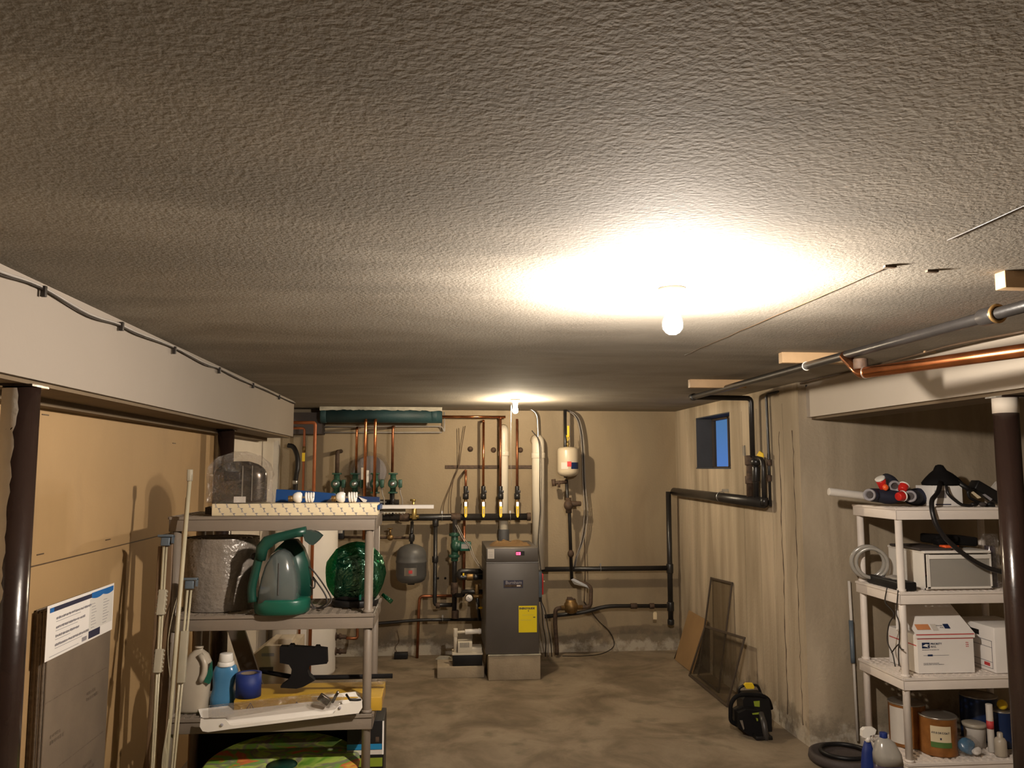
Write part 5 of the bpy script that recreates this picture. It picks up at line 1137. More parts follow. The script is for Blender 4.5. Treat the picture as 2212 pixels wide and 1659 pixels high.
# ------------------------------------------------------------------ curtain rods leaning left of the shelving
def lean(t, pxs, Y0_, Y1_, r, name, m, flat=False, n=8):
    """a straight rod through two photo points, continued down to the floor"""
    (ax_, ay_), (bx_, by_) = pxs; a = P(ax_, ay_, Y0_); b_ = P(bx_, by_, Y1_); d = (b_ - a).normalized(); e = a + d * ((a.z - 0.004 - r) / -d.z)
    b = B()
    if flat: b.T = frame((a + e) / 2, d.cross(Vector((0, 1, 0))), -d); b.box((0, 0, 0), (r * 2, (a - e).length, r * 0.9), bev=r * .3)
    else: b.tube([a, e], r, n)
    return b.build(name, m, t), a, e, d
t = thing('curtain_rod', 'tall ivory curtain rod leaning in front of the left end of the greige shelving', 'curtain rod', P(385, 1659, 3.25), 'ivory curtain rods leaning on the left wall')
_, a, e, d = lean(t, ((410, 1032), (378, 1420)), 3.59, 3.53, 0.0085, 'rod', M['tan_rod'])
lean(t, ((404, 1075), (376, 1420)), 3.595, 3.535, 0.006, 'inner_rod', M['rod_conn'])
b = B(); b.box(a + Vector((0, 0, .01)), (0.018, 0.03, 0.05), bev=.004); b.build('end_bracket', M['rod_conn'], t)
b = B(); b.tube([a + Vector((0, 0, .03)), a + Vector((0.001, 0, .012))], 0.009, 10); b.build('clear_tip', M['bulb_glass'], t)
b = B(); b.spline([a + d * 0.45, a + d * 0.53 + Vector((-.02, 0, 0)), a + d * .65 + Vector((-.032, 0, 0)), a + d * .75 + Vector((-.022, 0, 0)), a + d * .82 + Vector((-.006, 0, 0))], 0.0015, 5); b.build('pull_cord', M['tan_rod'], t)
b = B()
for k in range(5): b.spline([a + d * (0.95 + .02 * k) + Vector((-.002 * k, -.012, 0)), a + d * 1.10 + Vector((-.012 + .004 * k, -.014, 0)), a + d * 1.22 + Vector((-.002, -.012, 0)), a + d * 1.5 + Vector((-.004 * k, -.010, 0))], 0.0022, 5)
b.build('wound_cord', M['tan_rod'], t)
# the two paired rods with brackets
def paired(label, top, bot, w_, coils, Y0_, Y1_):
    t = thing('curtain_rod', label, 'curtain rod', P(bot[0], 1659, Y1_), 'ivory curtain rods leaning on the left wall')
    _, a, e, d = lean(t, (top, bot), Y0_, Y1_, 0.0052, 'rod', M['tan_rod'])
    o1 = ((top[0] + w_, top[1]), (bot[0] + w_ * .8, bot[1])); lean(t, o1, Y0_, Y1_, 0.0045, 'rod', M['tan_rod'])
    T = frame(a + Vector((w_ * .5 * 3.4 / 1789, 0, 0.01)), (1, 0, 0), -d)
    b = B(); b.T = T; b.box((0, 0.012, 0), (0.036, 0.034, 0.02), bev=.004); b.box((0, 0.035, 0), (0.062, 0.010, 0.03), bev=.002); b.box((0.028, 0.02, 0), (0.006, 0.03, 0.02)); b.build('end_bracket', M['blue_grey'], t)
    for (f0, f1, bumps) in coils:
        b = B(); b.T = frame(a + d * ((f0 + f1) / 2) + Vector((w_ * .45 * 3.4 / 1789, -.004, 0)), (1, 0, 0), -d); L = f1 - f0
        b.box((0, 0, 0), (0.030, L, 0.022), bev=.003)
        if bumps:
            for i in range(6):
                for s_ in (-1, 1): b.box((s_ * 0.016, -L / 2 + L * (i + .5) / 6, 0), (0.006, L / 14, 0.014), bev=.001)
        b.build('sleeve', M['rod_conn'], t)
    return t
paired('ivory curtain rod pair with blue bracket, nearest the tan board', (354, 1182), (342, 1400), 6, ((0.17, 0.27, True), (0.40, 0.49, True)), 3.58, 3.50)
paired('shorter ivory curtain rod pair with blue bracket, beside the milky jug', (405, 1275), (385, 1500), 8, ((0.16, 0.36, False),), 3.58, 3.53)
for k, (tp, bt, Y_, r, m) in enumerate((((346, 1180), (322, 1600), 3.62, .008, 'wood_dk'), ((366, 1170), (352, 1600), 3.60, .016, 'wood_dk'))):
    t0 = thing('wood_strip', ['dark narrow wood strip leaning next to the tan board', 'dark wood strip leaning between the curtain rods'][k], 'strip', P(bt[0], bt[1], Y_), 'dark wood strips among the rods')
    lean(t0, (tp, bt), Y_, Y_ - .06, r, 'strip', M[m], flat=True)

# ------------------------------------------------------------------ flattened cartons against the tan board
ya, yb, zt_ = 2.944, 3.48, 1.105
for k in range(8):
    x0 = XL + 0.0075 + k * 0.0068; dz = (-.008, .0, -.012, -.004, -.010, -.002, -.006, 0)[k]; dy = random.uniform(-.01, .01) if k < 7 else 0
    lab = ['flattened brown carton right against the tan board, last of the stack', 'flattened brown carton, second from the tan board', 'flattened brown carton, third from the tan board', 'flattened brown carton, fourth from the tan board', 'flattened brown carton, fourth from the front of the stack', 'flattened brown carton, third from the front of the stack', 'flattened brown carton just behind the outermost one', 'outermost flattened brown carton carrying the white printed sheet'][k]
    t = thing('flattened_carton', lab, 'cardboard', (x0, 3.0, 0), 'flattened cartons stacked on edge')
    B().span((x0, ya + dy, 0.001), (x0 + 0.0058, yb + dy, zt_ + dz), bev=.001).build('sheet', M['card'] if k in (2, 5, 7) else M['card_edge'], t)
    if k == 7:
        xf = x0 + 0.0058; T = frame((xf, ya, 0), (0, 1, 0), (0, 0, 1))
        for zz_ in (0.30, 0.56, 0.80): quad(T, 0.002, zz_, 0.508, zz_ + 0.003, .0004).build('fold_line', M['card_edge'], t)
        for (u, v) in ((0.05, 0.655), (0.33, 0.72), (0.33, 0.46), (0.06, 0.36)): scrib(T, u, v, .10, .013, 'carton_print', 'card_edge', t, 2)
# printed sheet in plastic sleeve
t = thing('printed_sheet', 'white printed sheet with dark and blue heading taped on the brown cartons', 'poster', (xf, 3.0, zt_ - .2))
c4 = [PX(104, 1310, xf + .004), PX(247, 1270, xf + .004), PX(244, 1383, xf + .004), PX(102, 1429, xf + .004)]
ya_, yb_ = c4[0].y, c4[1].y; zb_, zt2 = c4[3].z, c4[0].z
T = frame((xf + 0.0015, ya_, zb_), (0, 1, 0), (0, 0, 1)); W_ = yb_ - ya_; H_ = zt2 - zb_
quad(T, 0, 0, W_, H_, .0006, .0012).build('sheet', M['paper'], t)
Q = lambda u0, v0, u1, v1, name, m, z_=.0022: quad(T, u0 * W_, v0 * H_, u1 * W_, v1 * H_, z_, .0006).build(name, m, t)
Q(.03, .86, .62, .945, 'heading_bar', M['print_dk']); Q(.03, .86, .08, .945, 'blue_end', M['blue_print'], .0026)
def wavy(u0, u1, vt):
    b = B(); n = 12; tp = [T @ Vector((u0 * W_ + (u1 - u0) * W_ * i / n, vt * H_, .0018)) for i in range(n + 1)]; bt = [T @ Vector((u0 * W_ + (u1 - u0) * W_ * i / n, (vt - .10 - .035 * math.sin(PI * i / n)) * H_, .0018)) for i in range(n + 1)]
    b.prism(tp + bt[::-1], (0.0006, 0, 0)); b.build('blue_tab', M['blue_print'], t)
wavy(.62, .81, .955); wavy(.81, .985, .955)
Q(.60, .04, .78, .19, 'dark_box', M['print_dk']); Q(.50, .05, .57, .13, 'grey_stamp', M['print_mid'])
Q(.60, .20, .985, .84, 'right_columns', M['bulb_glass'], .0016)
for k, (s_, v) in enumerate((('What to bring in a box', .70), ('Pack like a pro', .53), ('Make it safe', .37), ('Questions about moving', .21))):
    scrib(T, .12 * W_, v * H_, (.50, .40, .32, .47)[k] * W_, .0085, 'heading_text', 'print_mid', t, 1)
    Q(.12, v - .045, .12 + (.34, .30, .20, .38)[k], v - .037, 'small_text', M['print_mid'])
for j in range(9):
    for (u, wv) in ((.63, .05 + .03 * ((j * 7) % 4) / 3), (.82, .06 + .04 * ((j * 5) % 4) / 3)): Q(u, .24 + j * .06, u + wv, .25 + j * .06, 'column_text', M['print_mid'], .0024)
Q(.05, .05, .45, .058, 'footer_text', M['print_mid'])

# ------------------------------------------------------------------ leaning window screens and cardboard
def screen(label, c, wdt=0.016, mid=None):
    tl, tr, br, bl = [Vector(p) for p in c]
    t = thing('window_screen', label, 'window screen', bl, 'old window screens leaning on the right wall')
    b = B()
    for a_, e_ in ((tl, tr), (tr, br), (br, bl), (bl, tl)):
        x = (e_ - a_).normalized(); nrm = (tr - tl).cross(bl - tl).normalized(); T_ = Matrix((x, nrm, x.cross(nrm))).transposed().to_4x4(); T_.translation = (a_ + e_) / 2
        o_ = b.T; b.T = T_; b.box((0, 0, 0), ((e_ - a_).length + wdt, 0.010, wdt), bev=.001); b.T = o_
    if mid is not None:
        a_ = tl.lerp(bl, mid); e_ = tr.lerp(br, mid); b.tube([a_, e_], 0.007, 6)
    b.build('frame', M['screen_frame'], t)
    b = B(); n_ = (tr - tl).cross(bl - tl).normalized() * .001; b.prism([tl, tr, br, bl], n_); b.build('mesh', M['mesh_film'], t)
    return t
xw = XR - 0.012
g = lambda px, py, zz=0.012: PZ(px, py, zz)
f1 = lambda px, py: PX(px, py, xw)
tl, tr = f1(1536, 1249), f1(1581, 1260)
screen('tall narrow brown window screen leaning on the right wall, behind the shorter one', [tl, tr, (1.985, tr.y, .01), (1.985, tl.y, .01)])
tl, tr = PX(1523, 1353, 2.045), PX(1608, 1379, 2.045)
screen('shorter wide brown window screen in front, leaning against the tall one near the chainsaw', [tl, tr, (1.925, tr.y + .03, .01), (1.925, tl.y + .03, .01)], .018)
c_ = [PX(1497, 1345, xw), PX(1532, 1352, xw), PZ(1505, 1455, 0.004), PZ(1478, 1424, 0.004)]
t = thing('cardboard_piece', 'orange brown cardboard sheet leaning low in the right back corner', 'cardboard', c_[3])
yA, yB_ = c_[3].y, c_[2].y
b = B(); b.prism([(xw - .005, yA, 0.40), (xw - .005, yB_, 0.40), (1.97, yB_, .004), (1.97, yA, .004)], (-.004, 0, .001)); b.build('sheet', M['card_or'], t)
B().tube([Vector((1.965, yA + .002, .01)), Vector((xw - .06, yA + .002, .20))], 0.004, 6).build('torn_edge', M['black'], t)

# ------------------------------------------------------------------ chainsaw
t = thing('chainsaw', 'black and green chainsaw with yellow brake guard resting on the floor by the right wall', 'chainsaw', (1.87, 4.95, 0))
q = lambda px, py, Y=5.0: P(px, py, Y)
# body: rear view shell
b = B()
sh = [(604, 0), (0, 0)]
body = [q(1605, 1512), q(1612, 1502), q(1650, 1500), q(1662, 1512), q(1667, 1545), q(1668, 1590), q(1662, 1598), q(1640, 1596), q(1612, 1582), q(1597, 1572), q(1596, 1541), q(1606, 1535)]
b.prism(body, (0, 0.11, 0)); b.build('engine_housing', M['black'], t)
b = B(); b.prism([q(1596, 1541, 4.92), q(1612, 1533, 4.92), q(1640, 1536, 4.92), q(1652, 1580, 4.92), q(1646, 1602, 4.92), q(1630, 1597, 4.92), q(1597, 1574, 4.92)], (0, 0.08, 0)); b.build('rear_cover', M['black_matte'], t)
b = B(); b.tube([q(1644, 1541, 4.92), q(1650, 1562, 4.86), q(1655, 1590, 4.84), q(1656, 1604, 4.88)], [0.016, 0.017, 0.016, 0.014], 14); b.build('rear_handle', M['boiler_dk'], t)
b = B(); b.tube([q(1656, 1606, 4.90), q(1640, 1608, 4.90), q(1630, 1600, 4.92), q(1622, 1590, 4.94)], 0.012, 10, corner=.01); b.box((q(1650, 1608, 4.86).x, 4.88, .012), (0.10, 0.07, 0.022), bev=.006); b.build('foot_guard', M['black'], t)
b = B(); b.tube([q(1592, 1566, 4.99), q(1578, 1558, 4.99), q(1578, 1520, 4.99), q(1590, 1503, 4.99), q(1610, 1500, 5.0), q(1645, 1502, 5.0), q(1660, 1510, 5.02), q(1666, 1530, 5.06)], 0.0125, 14, corner=.045); b.build('front_handle', M['black_matte'], t)
b = B(); b.tube([q(1596, 1500, 5.1), q(1596, 1486, 5.1), q(1608, 1480, 5.1), q(1636, 1480, 5.1), q(1641, 1490, 5.1), q(1645, 1502, 5.1)], 0.008, 10, corner=.015); b.tube([q(1597, 1495, 5.1), q(1641, 1496, 5.1)], 0.006, 8); b.build('hand_guard', M['black'], t)
b = B(); b.prism([q(1608, 1480, 5.08), q(1612, 1476, 5.08), q(1626, 1476, 5.08), q(1630, 1484, 5.08), q(1628, 1488, 5.08), q(1612, 1488, 5.08)], (0, 0.02, 0)); b.build('yellow_brake_label', M['yellow'], t)
b = B(); b.prism([q(1628, 1515, 4.995), q(1641, 1514, 4.995), q(1641, 1527, 4.995), q(1630, 1526, 4.995)], (0, .004, 0)); b.build('green_panel', M['lime'], t)
for pts in ([(1625, 1541), (1640, 1539), (1641, 1543), (1626, 1544)], [(1633, 1551), (1637, 1552), (1638, 1557), (1635, 1558)]):
    b = B(); b.prism([q(px, py, 4.915) for px, py in pts], (0, .004, 0)); b.build('green_mark', M['lime'], t)
for pts in ([(1598, 1556), (1604, 1556), (1608, 1574), (1606, 1577)], [(1637, 1593), (1643, 1595), (1645, 1603), (1640, 1601)], [(1656, 1595), (1660, 1596), (1663, 1604), (1659, 1603)]):
    b = B(); b.prism([q(px, py, 4.85 if px > 1650 else 4.91) for px, py in pts], (0, .003, 0)); b.build('pale_gap', M['tin'], t)
# dark rubber mat / lid on the floor right
c = PZ(1822, 1640, 0.0)
t = thing('rubber_lid', 'dark round rubber lid lying on the floor beside the white shelving', 'lid', (2.21, 4.45, 0))
b = B(); b.lathe([(0.02, .001), (0.17, .001), (0.185, 0.02), (0.18, 0.05), (0.165, 0.055), (0.155, 0.04), (0.05, 0.035), (0.01, .036)], (2.195, 4.46, 0), 40)
b.build('lid', M['mat_dk'], t)
B().torus((2.195, 4.46, .058), 0.12, 0.012, n=36, m=8).build('rim', M['black'], t)

# ------------------------------------------------------------------ right shelving, top shelf
R1, R2, R3, R4 = RT
t = tag(B().cyl(P(1790, 1062, 4.38), P(1900, 1075, 4.38), 0.021, n=20, bev=.003).build('cardboard_tube', M['paper_dim']), 'pale cardboard tube sticking out left from the top of the white shelving', 'tube')
def flute(px, py, ex, ey, r, Yn, Yf, label, red=None, hollow=True):
    a = P(px, py, Yn); e = P(ex, ey, Yf)
    if a.z - r < R1 + .002: a.z = R1 + r + .002
    if e.z - r < R1 + .002: e.z = R1 + r + .002
    d = (e - a).normalized(); t = thing('nylon_bag', label, 'bag', a, 'rolled navy bags with red and white ends')
    b = B(); b.tube([a + d * .02, a + d * .06, (a + e) / 2, e - d * .05, e], [r, r * 1.15, r * 1.25, r * 1.1, r * .6], 18); b.noise(.004, 25); b.build('roll', M['navy'], t)
    b = B(); b.lathe([(r * .55, .02), (r * .72, 0), (r, 0), (r * 1.05, .006), (r, .024)], a, 26, d, cap=False); b.build('grey_ring', M['print_mid'], t)
    b = B(); b.lathe([(r * .56, .012), (0.001, .014)], a, 20, d, cap=False); b.build('dark_mouth', M['mat_dk'], t)
    if red:
        s = P(red[0], red[1], Yn - .01)
        if s.z < R1 + .03: s.z = R1 + .03
        dd = Vector((red[2], .3, red[3])).normalized()
        b = B(); b.cyl(s - dd * .022, s + dd * .012, 0.022, 0.027, n=20, bev=.004); ro = b.build('red_end', M['red'], t)
        b = B(); b.cyl(s + dd * .010, s + dd * .019, 0.029, n=20, bev=.003); b.build('white_band', M['bulb_glass'], t)
    return t
flute(1877, 1069, 1925, 1072, 0.031, 4.22, 4.5, 'rolled navy bag with grey open end, leftmost on the white shelving')
flute(1934, 1051, 1912, 1032, 0.029, 4.25, 4.5, 'rolled navy bag on top of the pile with red and white end beside it', red=(1951, 1053, .4, .5))
flute(1966, 1072, 1992, 1076, 0.030, 4.19, 4.52, 'rolled navy bag at the right of the pile with red ringed end', red=(1946, 1072, .9, .1))
t = thing('red_plug', 'red and white plug at the upper left of the navy pile', 'plug', P(1904, 1042, 4.26))
a = P(1902, 1036, 4.26); b = B(); b.cyl(a, a + Vector((.025, .02, -.05)), 0.026, 0.018, n=20, bev=.004); b.build('red_body', M['red'], t)
b = B(); b.cyl(a + Vector((-.006, -.002, .010)), a, 0.027, n=20, bev=.003); b.build('white_band', M['bulb_glass'], t)
b = B(); b.sphere(P(1913, 1053, 4.24), .016, (1, .8, 1.1), 12); b.build('orange_tip', M['orange'], t)
t = tag(B().sphere(P(1922, 1074, 4.28) + Vector((0, 0, .004)), 0.05, (1.9, 1.1, .8), 20).noise(.012, 12).build('navy_cloth', M['navy']), 'navy cloth heap under the rolled bags on the white shelving', 'cloth')
tag(B().sphere(P(1990, 1078, 4.36) + Vector((0, .02, .006)), 0.05, (1.8, 1.2, .95), 20).noise(.012, 12, 4).build('navy_cloth', M['navy']), 'navy cloth draped behind the right rolled bag towards the white box', 'cloth')
# white box with black dome
t = thing('white_box', 'small white box under the black dome on the white shelving', 'box', P(2050, 1090, 4.26))
xa, xb = xat(2016, 4.26, 1.4), xat(2080, 4.26, 1.4); zt_ = zat(1049, 4.26, 2050)
B().span((xa, 4.26, R1 + .001), (xb, 4.42, zt_), bev=.002).build('carton', M['paper'], t)
T = frame((xa, 4.26, R1), (1, 0, 0), (0, 0, 1))
quad(T, .01, .045, .075, .085).build('grey_print', M['print_mid'], t); quad(T, .012, .008, .10, .014).build('dark_line', M['print_dk'], t)
q = lambda px, py, Y=4.24: P(px, py, Y)
t = thing('domed_vacuum', 'black domed vacuum head sitting on the small white box', 'vacuum part', q(2040, 1050))
zb_ = zt_ + .002; cxv = xat(2037, 4.32, 1.5)
b = B(); rings = []
for (wv, dv, hv, dx) in ((.105, .085, 0, 0), (.108, .088, .012, 0), (.09, .075, .035, 0), (.06, .055, .062, -.003), (.034, .034, .08, -.008), (.026, .026, .095, -.010), (.02, .02, .106, -.010), (.006, .006, .111, -.010)):
    rings.append([Vector((cxv + dx + wv * math.cos(2 * PI * j / 28), 4.33 + dv * math.sin(2 * PI * j / 28), zb_ + hv)) for j in range(28)])
b.ring_loft(rings); b.build('dome', M['black_matte'], t)
b = B(); b.tube([q(2062, 1040, 4.28), q(2085, 1052, 4.26), q(2100, 1062, 4.24)], [.02, .014, .013], 12); b.build('neck', M['black'], t)
b = B(); b.tube([q(2032, 1042, 4.25), q(2026, 1065, 4.21), q(2012, 1080, 4.15), q(2013, 1105, 4.12), q(2022, 1135, 4.11), q(2042, 1163, 4.11), q(2072, 1190, 4.11), q(2105, 1213, 4.11), q(2135, 1228, 4.12), q(2170, 1237, 4.13), q(2190, 1238, 4.14)], 0.0125, 12, corner=.03); b.build('hose', M['rubber_hose'], t)
b = B(); b.spline([q(2044, 1050, 4.24), q(2048, 1066, 4.22), q(2062, 1080, 4.22), q(2078, 1090, 4.22), q(2100, 1093, 4.22)], 0.008, 8); b.build('second_hose', M['rubber_hose'], t)
t = thing('vacuum_nozzle', 'black angular vacuum nozzle leaning between the white box and the collared post', 'vacuum part', q(2125, 1090))
b = B(); T = frame(q(2130, 1063, 4.27), q(2165, 1083, 4.27) - q(2100, 1045, 4.27), (0, 0, 1)); b.T = T; b.box((0, 0, 0), (.17, .055, .07), bev=.008); b.build('housing', M['black'], t)
b = B(); b.tube([q(2104, 1056, 4.22), q(2090, 1062, 4.22), q(2094, 1075, 4.22), q(2128, 1092, 4.22), q(2148, 1092, 4.22)], .008, 8, corner=.01); b.build('frame_loop', M['black'], t)
b = B(); b.prism([q(2097, 1063, 4.225), q(2102, 1061, 4.225), q(2120, 1075, 4.225), q(2112, 1077, 4.225)], (0, .003, 0)); b.build('pale_insert', M['cream'], t)
b = B(); b.prism([q(2122, 1068, 4.215), q(2128, 1067, 4.215), q(2144, 1078, 4.215), q(2140, 1082, 4.215)], (0, .003, 0)); b.build('grey_insert', M['print_mid'], t)
t = tag(B().prism([P(2132, 1068, 4.5), P(2155, 1040, 4.5), P(2170, 1040, 4.5), P(2170, 1090, 4.5), P(2132, 1090, 4.5)], (0, .02, 0)).build('white_cloth', M['paper_dim']), 'white cloth peeking out behind the black nozzle beside the post', 'cloth')
for k in range(3):
    tag(B().sphere((xat(2105 + 18 * k, 4.2, 1.38), 4.2, R1 + .014), .016, (1.4, .8, .75), 12).build('small_attachment', M['black'] if k != 1 else M['mat_dk']), ['small black attachment lying nearest the white box', 'small dark attachment in the middle below the black nozzle', 'small black attachment lying closest to the post'][k], 'vacuum part', 'small attachments on the white shelving')

# second shelf: drawer unit
xa, xb = xat(1999, 4.20, 1.0), xat(2142, 4.20, 1.0); zt_ = zat(1190, 4.2, 2000)
t = thing('drawer_unit', 'white plastic drawer unit with clear front on the second shelf of the white shelving', 'drawer', ((xa + xb) / 2, 4.36, R2))
b = B(); th = .006
b.span((xa, 4.21, R2 + .001), (xa + th, 4.55, zt_)); b.span((xb - th, 4.21, R2 + .001), (xb, 4.55, zt_)); b.span((xa, 4.55 - th, R2 + .001), (xb, 4.55, zt_)); b.span((xa, 4.21, R2 + .001), (xb, 4.55, R2 + .01)); b.span((xa - .003, 4.195, zt_ - .014), (xb + .003, 4.555, zt_), bev=.004); b.build('housing', M['white'], t)
dr = B(); dr.span((xa + .014, 4.195, R2 + .014), (xb - .008, 4.20, zt_ - .020), bev=.002); dr = dr.build('drawer', M['frost'], t)
b = B(); b.span((xa + .006, 4.19, R2 + .008), (xb - .003, 4.196, R2 + .018)); b.span((xa + .006, 4.19, R2 + .01), (xa + .022, 4.196, zt_ - .018)); b.span((xb - .010, 4.19, R2 + .01), (xb - .003, 4.196, zt_ - .018)); b.span((xa + .02, 4.188, zt_ - .042), (xb - .008, 4.194, zt_ - .020), bev=.002); b.build('drawer_frame', M['white'], t)
tag(B().span((xa + .05, 4.26, R2 + .012), (xa + .13, 4.34, R2 + .055), bev=.003).build('paper_pack', M['paper']), 'white pack of paper inside the clear fronted drawer', 'paper')
tag(B().span((xa + .07, 4.27, R2 + .060), (xb - .05, 4.40, R2 + .066)).build('red_tool', M['red']), 'red handled tool lying inside the clear drawer', 'tool')
tag(B().span((xa - .02, 4.21, zt_ + .001), (xa + .16, 4.50, zt_ + .012), bev=.003).build('grey_tray', M['mat_dk']), 'flat dark tray on top of the white drawer unit', 'tray')
tag(B().span((xa + .12, 4.205, zt_ + .013), (xa + .20, 4.26, zt_ + .026), bev=.005).build('orange_handle', M['orange']), 'orange red handle lying on top of the white drawer unit', 'tool')
t = thing('dark_cases', 'heap of dark tool cases on the white drawer unit under the top shelf', 'case', (xb - .1, 4.4, zt_))
b = B(); b.box((xb - .10, 4.40, zt_ + .04), (.24, .16, .05), Matrix.Rotation(.06, 4, 'Y'), bev=.012); b.box((xb - .17, 4.32, zt_ + .045), (.12, .06, .035), Matrix.Rotation(-.2, 4, 'Y'), bev=.01); b.build('case', M['black_matte'], t)
t = thing('wrapped_bottle', 'dark bottle in crumpled clear plastic between the drawer unit and the post', 'bottle', (xb + .05, 4.3, R2))
B().cyl((xb + .055, 4.28, R2 + .002), (xb + .055, 4.28, R2 + .22), .032, .026, n=20, bev=.004).build('bottle', M['purple'], t)
b = B(); b.cyl((xb + .055, 4.28, R2 + .003), (xb + .055, 4.28, R2 + .28), .045, .040, n=22); bmesh.ops.subdivide_edges(b.bm, edges=b.bm.edges[:], cuts=3); b.noise(.008, 30); b.build('plastic_wrap', M['clear_film'], t)
# black tray on the left, hose loop
q = lambda px, py, Y=4.3: P(px, py, Y)
t = thing('black_tray', 'black shallow tray hanging over the left edge of the second white shelf', 'tray', q(1905, 1265))
b = B(); b.box((2.435, 4.34, R2 + .024), (.09, .34, .045), bev=.008); b.build('tray', M['black'], t)
b = B(); b.sphere((2.435, 4.30, R2 + .052), .04, (.8, 2.2, .3), 16); b.noise(.012, 20); b.build('contents', M['cord_gy'], t)
t = thing('clear_tubing', 'coil of clear grey tubing at the left end of the second white shelf', 'tubing', (2.40, 4.52, R2))
b = B(); c = Vector((2.395, 4.50, R2 + .115)); b.torus(c, .085, .012, (.35, 1, .1), 34, 10); b.torus(c + Vector((.008, -.028, -.004)), .08, .010, (.5, 1, .0), 34, 10); b.build('coil', M['frost'], t)
b = B()
for k, pts in enumerate(([(1916, 1270), (1912, 1300), (1925, 1316), (1931, 1328), (1920, 1350), (1917, 1385), (1928, 1412), (1934, 1440)], [(1940, 1275), (1938, 1300), (1936, 1325), (1942, 1345), (1943, 1380), (1941, 1405), (1942, 1438)], [(1926, 1410), (1935, 1398), (1942, 1392), (1945, 1400), (1952, 1404)])):
    b.spline([PX(px, py, RX0 - .006) for px, py in pts], .0032, 6)
tag(b.build('dangling_cords', M['cord']), 'thin dark cords dangling over the left side of the white shelving', 'cord')
# white conduit behind shelf left
t = thing('recess_conduit', 'thin white conduit with grey sleeve running down the recess wall left of the white shelving', 'conduit', P(1846, 1600, 4.66))
b = B(); b.tube([P(1834, 1255, 4.675), P(1843, 1410, 4.675), P(1853, 1600, 4.675)], .008, 10); b.build('tube', M['paper_dim'], t)
b = B(); b.tube([P(1838, 1340, 4.67), P(1842, 1420, 4.67), P(1843, 1432, 4.67)], .0125, 10); b.build('grey_sleeve', M['blue_grey'], t)

# third shelf: postal box
xa, xb = xat(1983, 4.22, .6), xat(2104, 4.22, .6)
zt_ = zat(1381, 4.22, 2000)
t = thing('postal_box', 'white postal box with red stripes and slanted open lid on the third white shelf', 'box', ((xa + xb) / 2, 4.34, R3))
zfl = zat(1375, 4.2, 2000)
b = B(); b.span((xa, 4.22, R3 + .002), (xb, 4.50, zfl)); b.build('carton', M['paper'], t)
b = B(); b.prism([(xa - .012, 4.213, zfl - .012), (xb + .006, 4.213, zfl - .012), (xb + .006, 4.213, zfl + .012), (xa - .012, 4.213, zfl + .012)], (0, .012, 0)); b.build('lid_lip', M['paper'], t)
zk = zfl + .135
b = B(); b.prism([(xa - .012, 4.213, zfl + .01), (xb + .006, 4.213, zfl + .01), (xb - .025, 4.36, zk), (xa - .03, 4.36, zk)], (0, .006, .003)); b.prism([(xa - .03, 4.36, zk), (xb - .025, 4.36, zk), (xb - .025, 4.36, zfl), (xa - .03, 4.36, zfl)], (0, .004, 0)); b.build('lid', M['paper'], t)
T = frame((xa, 4.22, R3), (1, 0, 0), (0, 0, 1)); w_ = xb - xa; h_ = zfl - R3
quad(T, 0, h_ - .018, w_, h_ - .013).build('red_stripe', M['red_print'], t)
T2 = frame((xa - .012, 4.213, zfl), (1, 0, 0), (0, 0, 1)); quad(T2, .004, .004, w_ + .014, .009).build('red_stripe', M['red_print'], t)
e_ = quad(T, .024, h_ - .064, .066, h_ - .035).build('eagle_panel', M['navy_pl'], t)
b = B(); b.prism([T @ Vector(v) for v in ((.026, h_ - .052, .0014), (.045, h_ - .042, .0014), (.064, h_ - .046, .0014), (.052, h_ - .052, .0014), (.060, h_ - .060, .0014), (.040, h_ - .055, .0014))], (0, -.0004, 0)); b.build('eagle_head', M['paper'], e_)
text('PRIORITY', .0145, T @ Matrix.Translation((.071, h_ - .047, .001)), M['navy_pl'], t, bold=.0002); text('MAIL', .0145, T @ Matrix.Translation((.071, h_ - .061, .001)), M['print_mid'], t, bold=.0003)
scrib(T, .024, h_ - .074, .09, .004, 'fine_print', 'print_mid', t)
scrib(T, w_ - .042, h_ - .06, .014, .006, 'red_mark', 'red_print', t, 3)
quad(T, .03, .092, .17, .094).build('print_line', M['print_mid'], t); quad(T, .053, .089, .080, .098, .0014).build('small_emblem', M['navy_pl'], t)
scrib(T, .028, .045, .11, .004, 'fine_print', 'print_mid', t, 2)
v1 = Vector((1, 0, 0)); v2 = (Vector((0, .147, .125))).normalized(); T3 = frame(Vector((xa - .01, 4.212, zfl + .012)), v1, v2)
quad(T3, .02, .025, .095, .06, .001).build('postage_label', M['orange_print'], t); quad(T3, .105, .02, .135, .06, .001).build('pink_label', M['paper_dim'], t)
quad(T3, .175, .03, .205, .06, .001).build('eagle_panel', M['navy_pl'], t); text('PRIORITY', .010, T3 @ Matrix.Translation((.135, .046, .001)), M['print_mid'], t); text('MAIL', .010, T3 @ Matrix.Translation((.15, .034, .001)), M['print_mid'], t)
T4 = frame((xa, 4.50, R3), (0, -1, 0), (0, 0, 1)); quad(T4, .01, h_ - .055, .27, h_ - .050).build('red_stripe', M['red_print'], t)
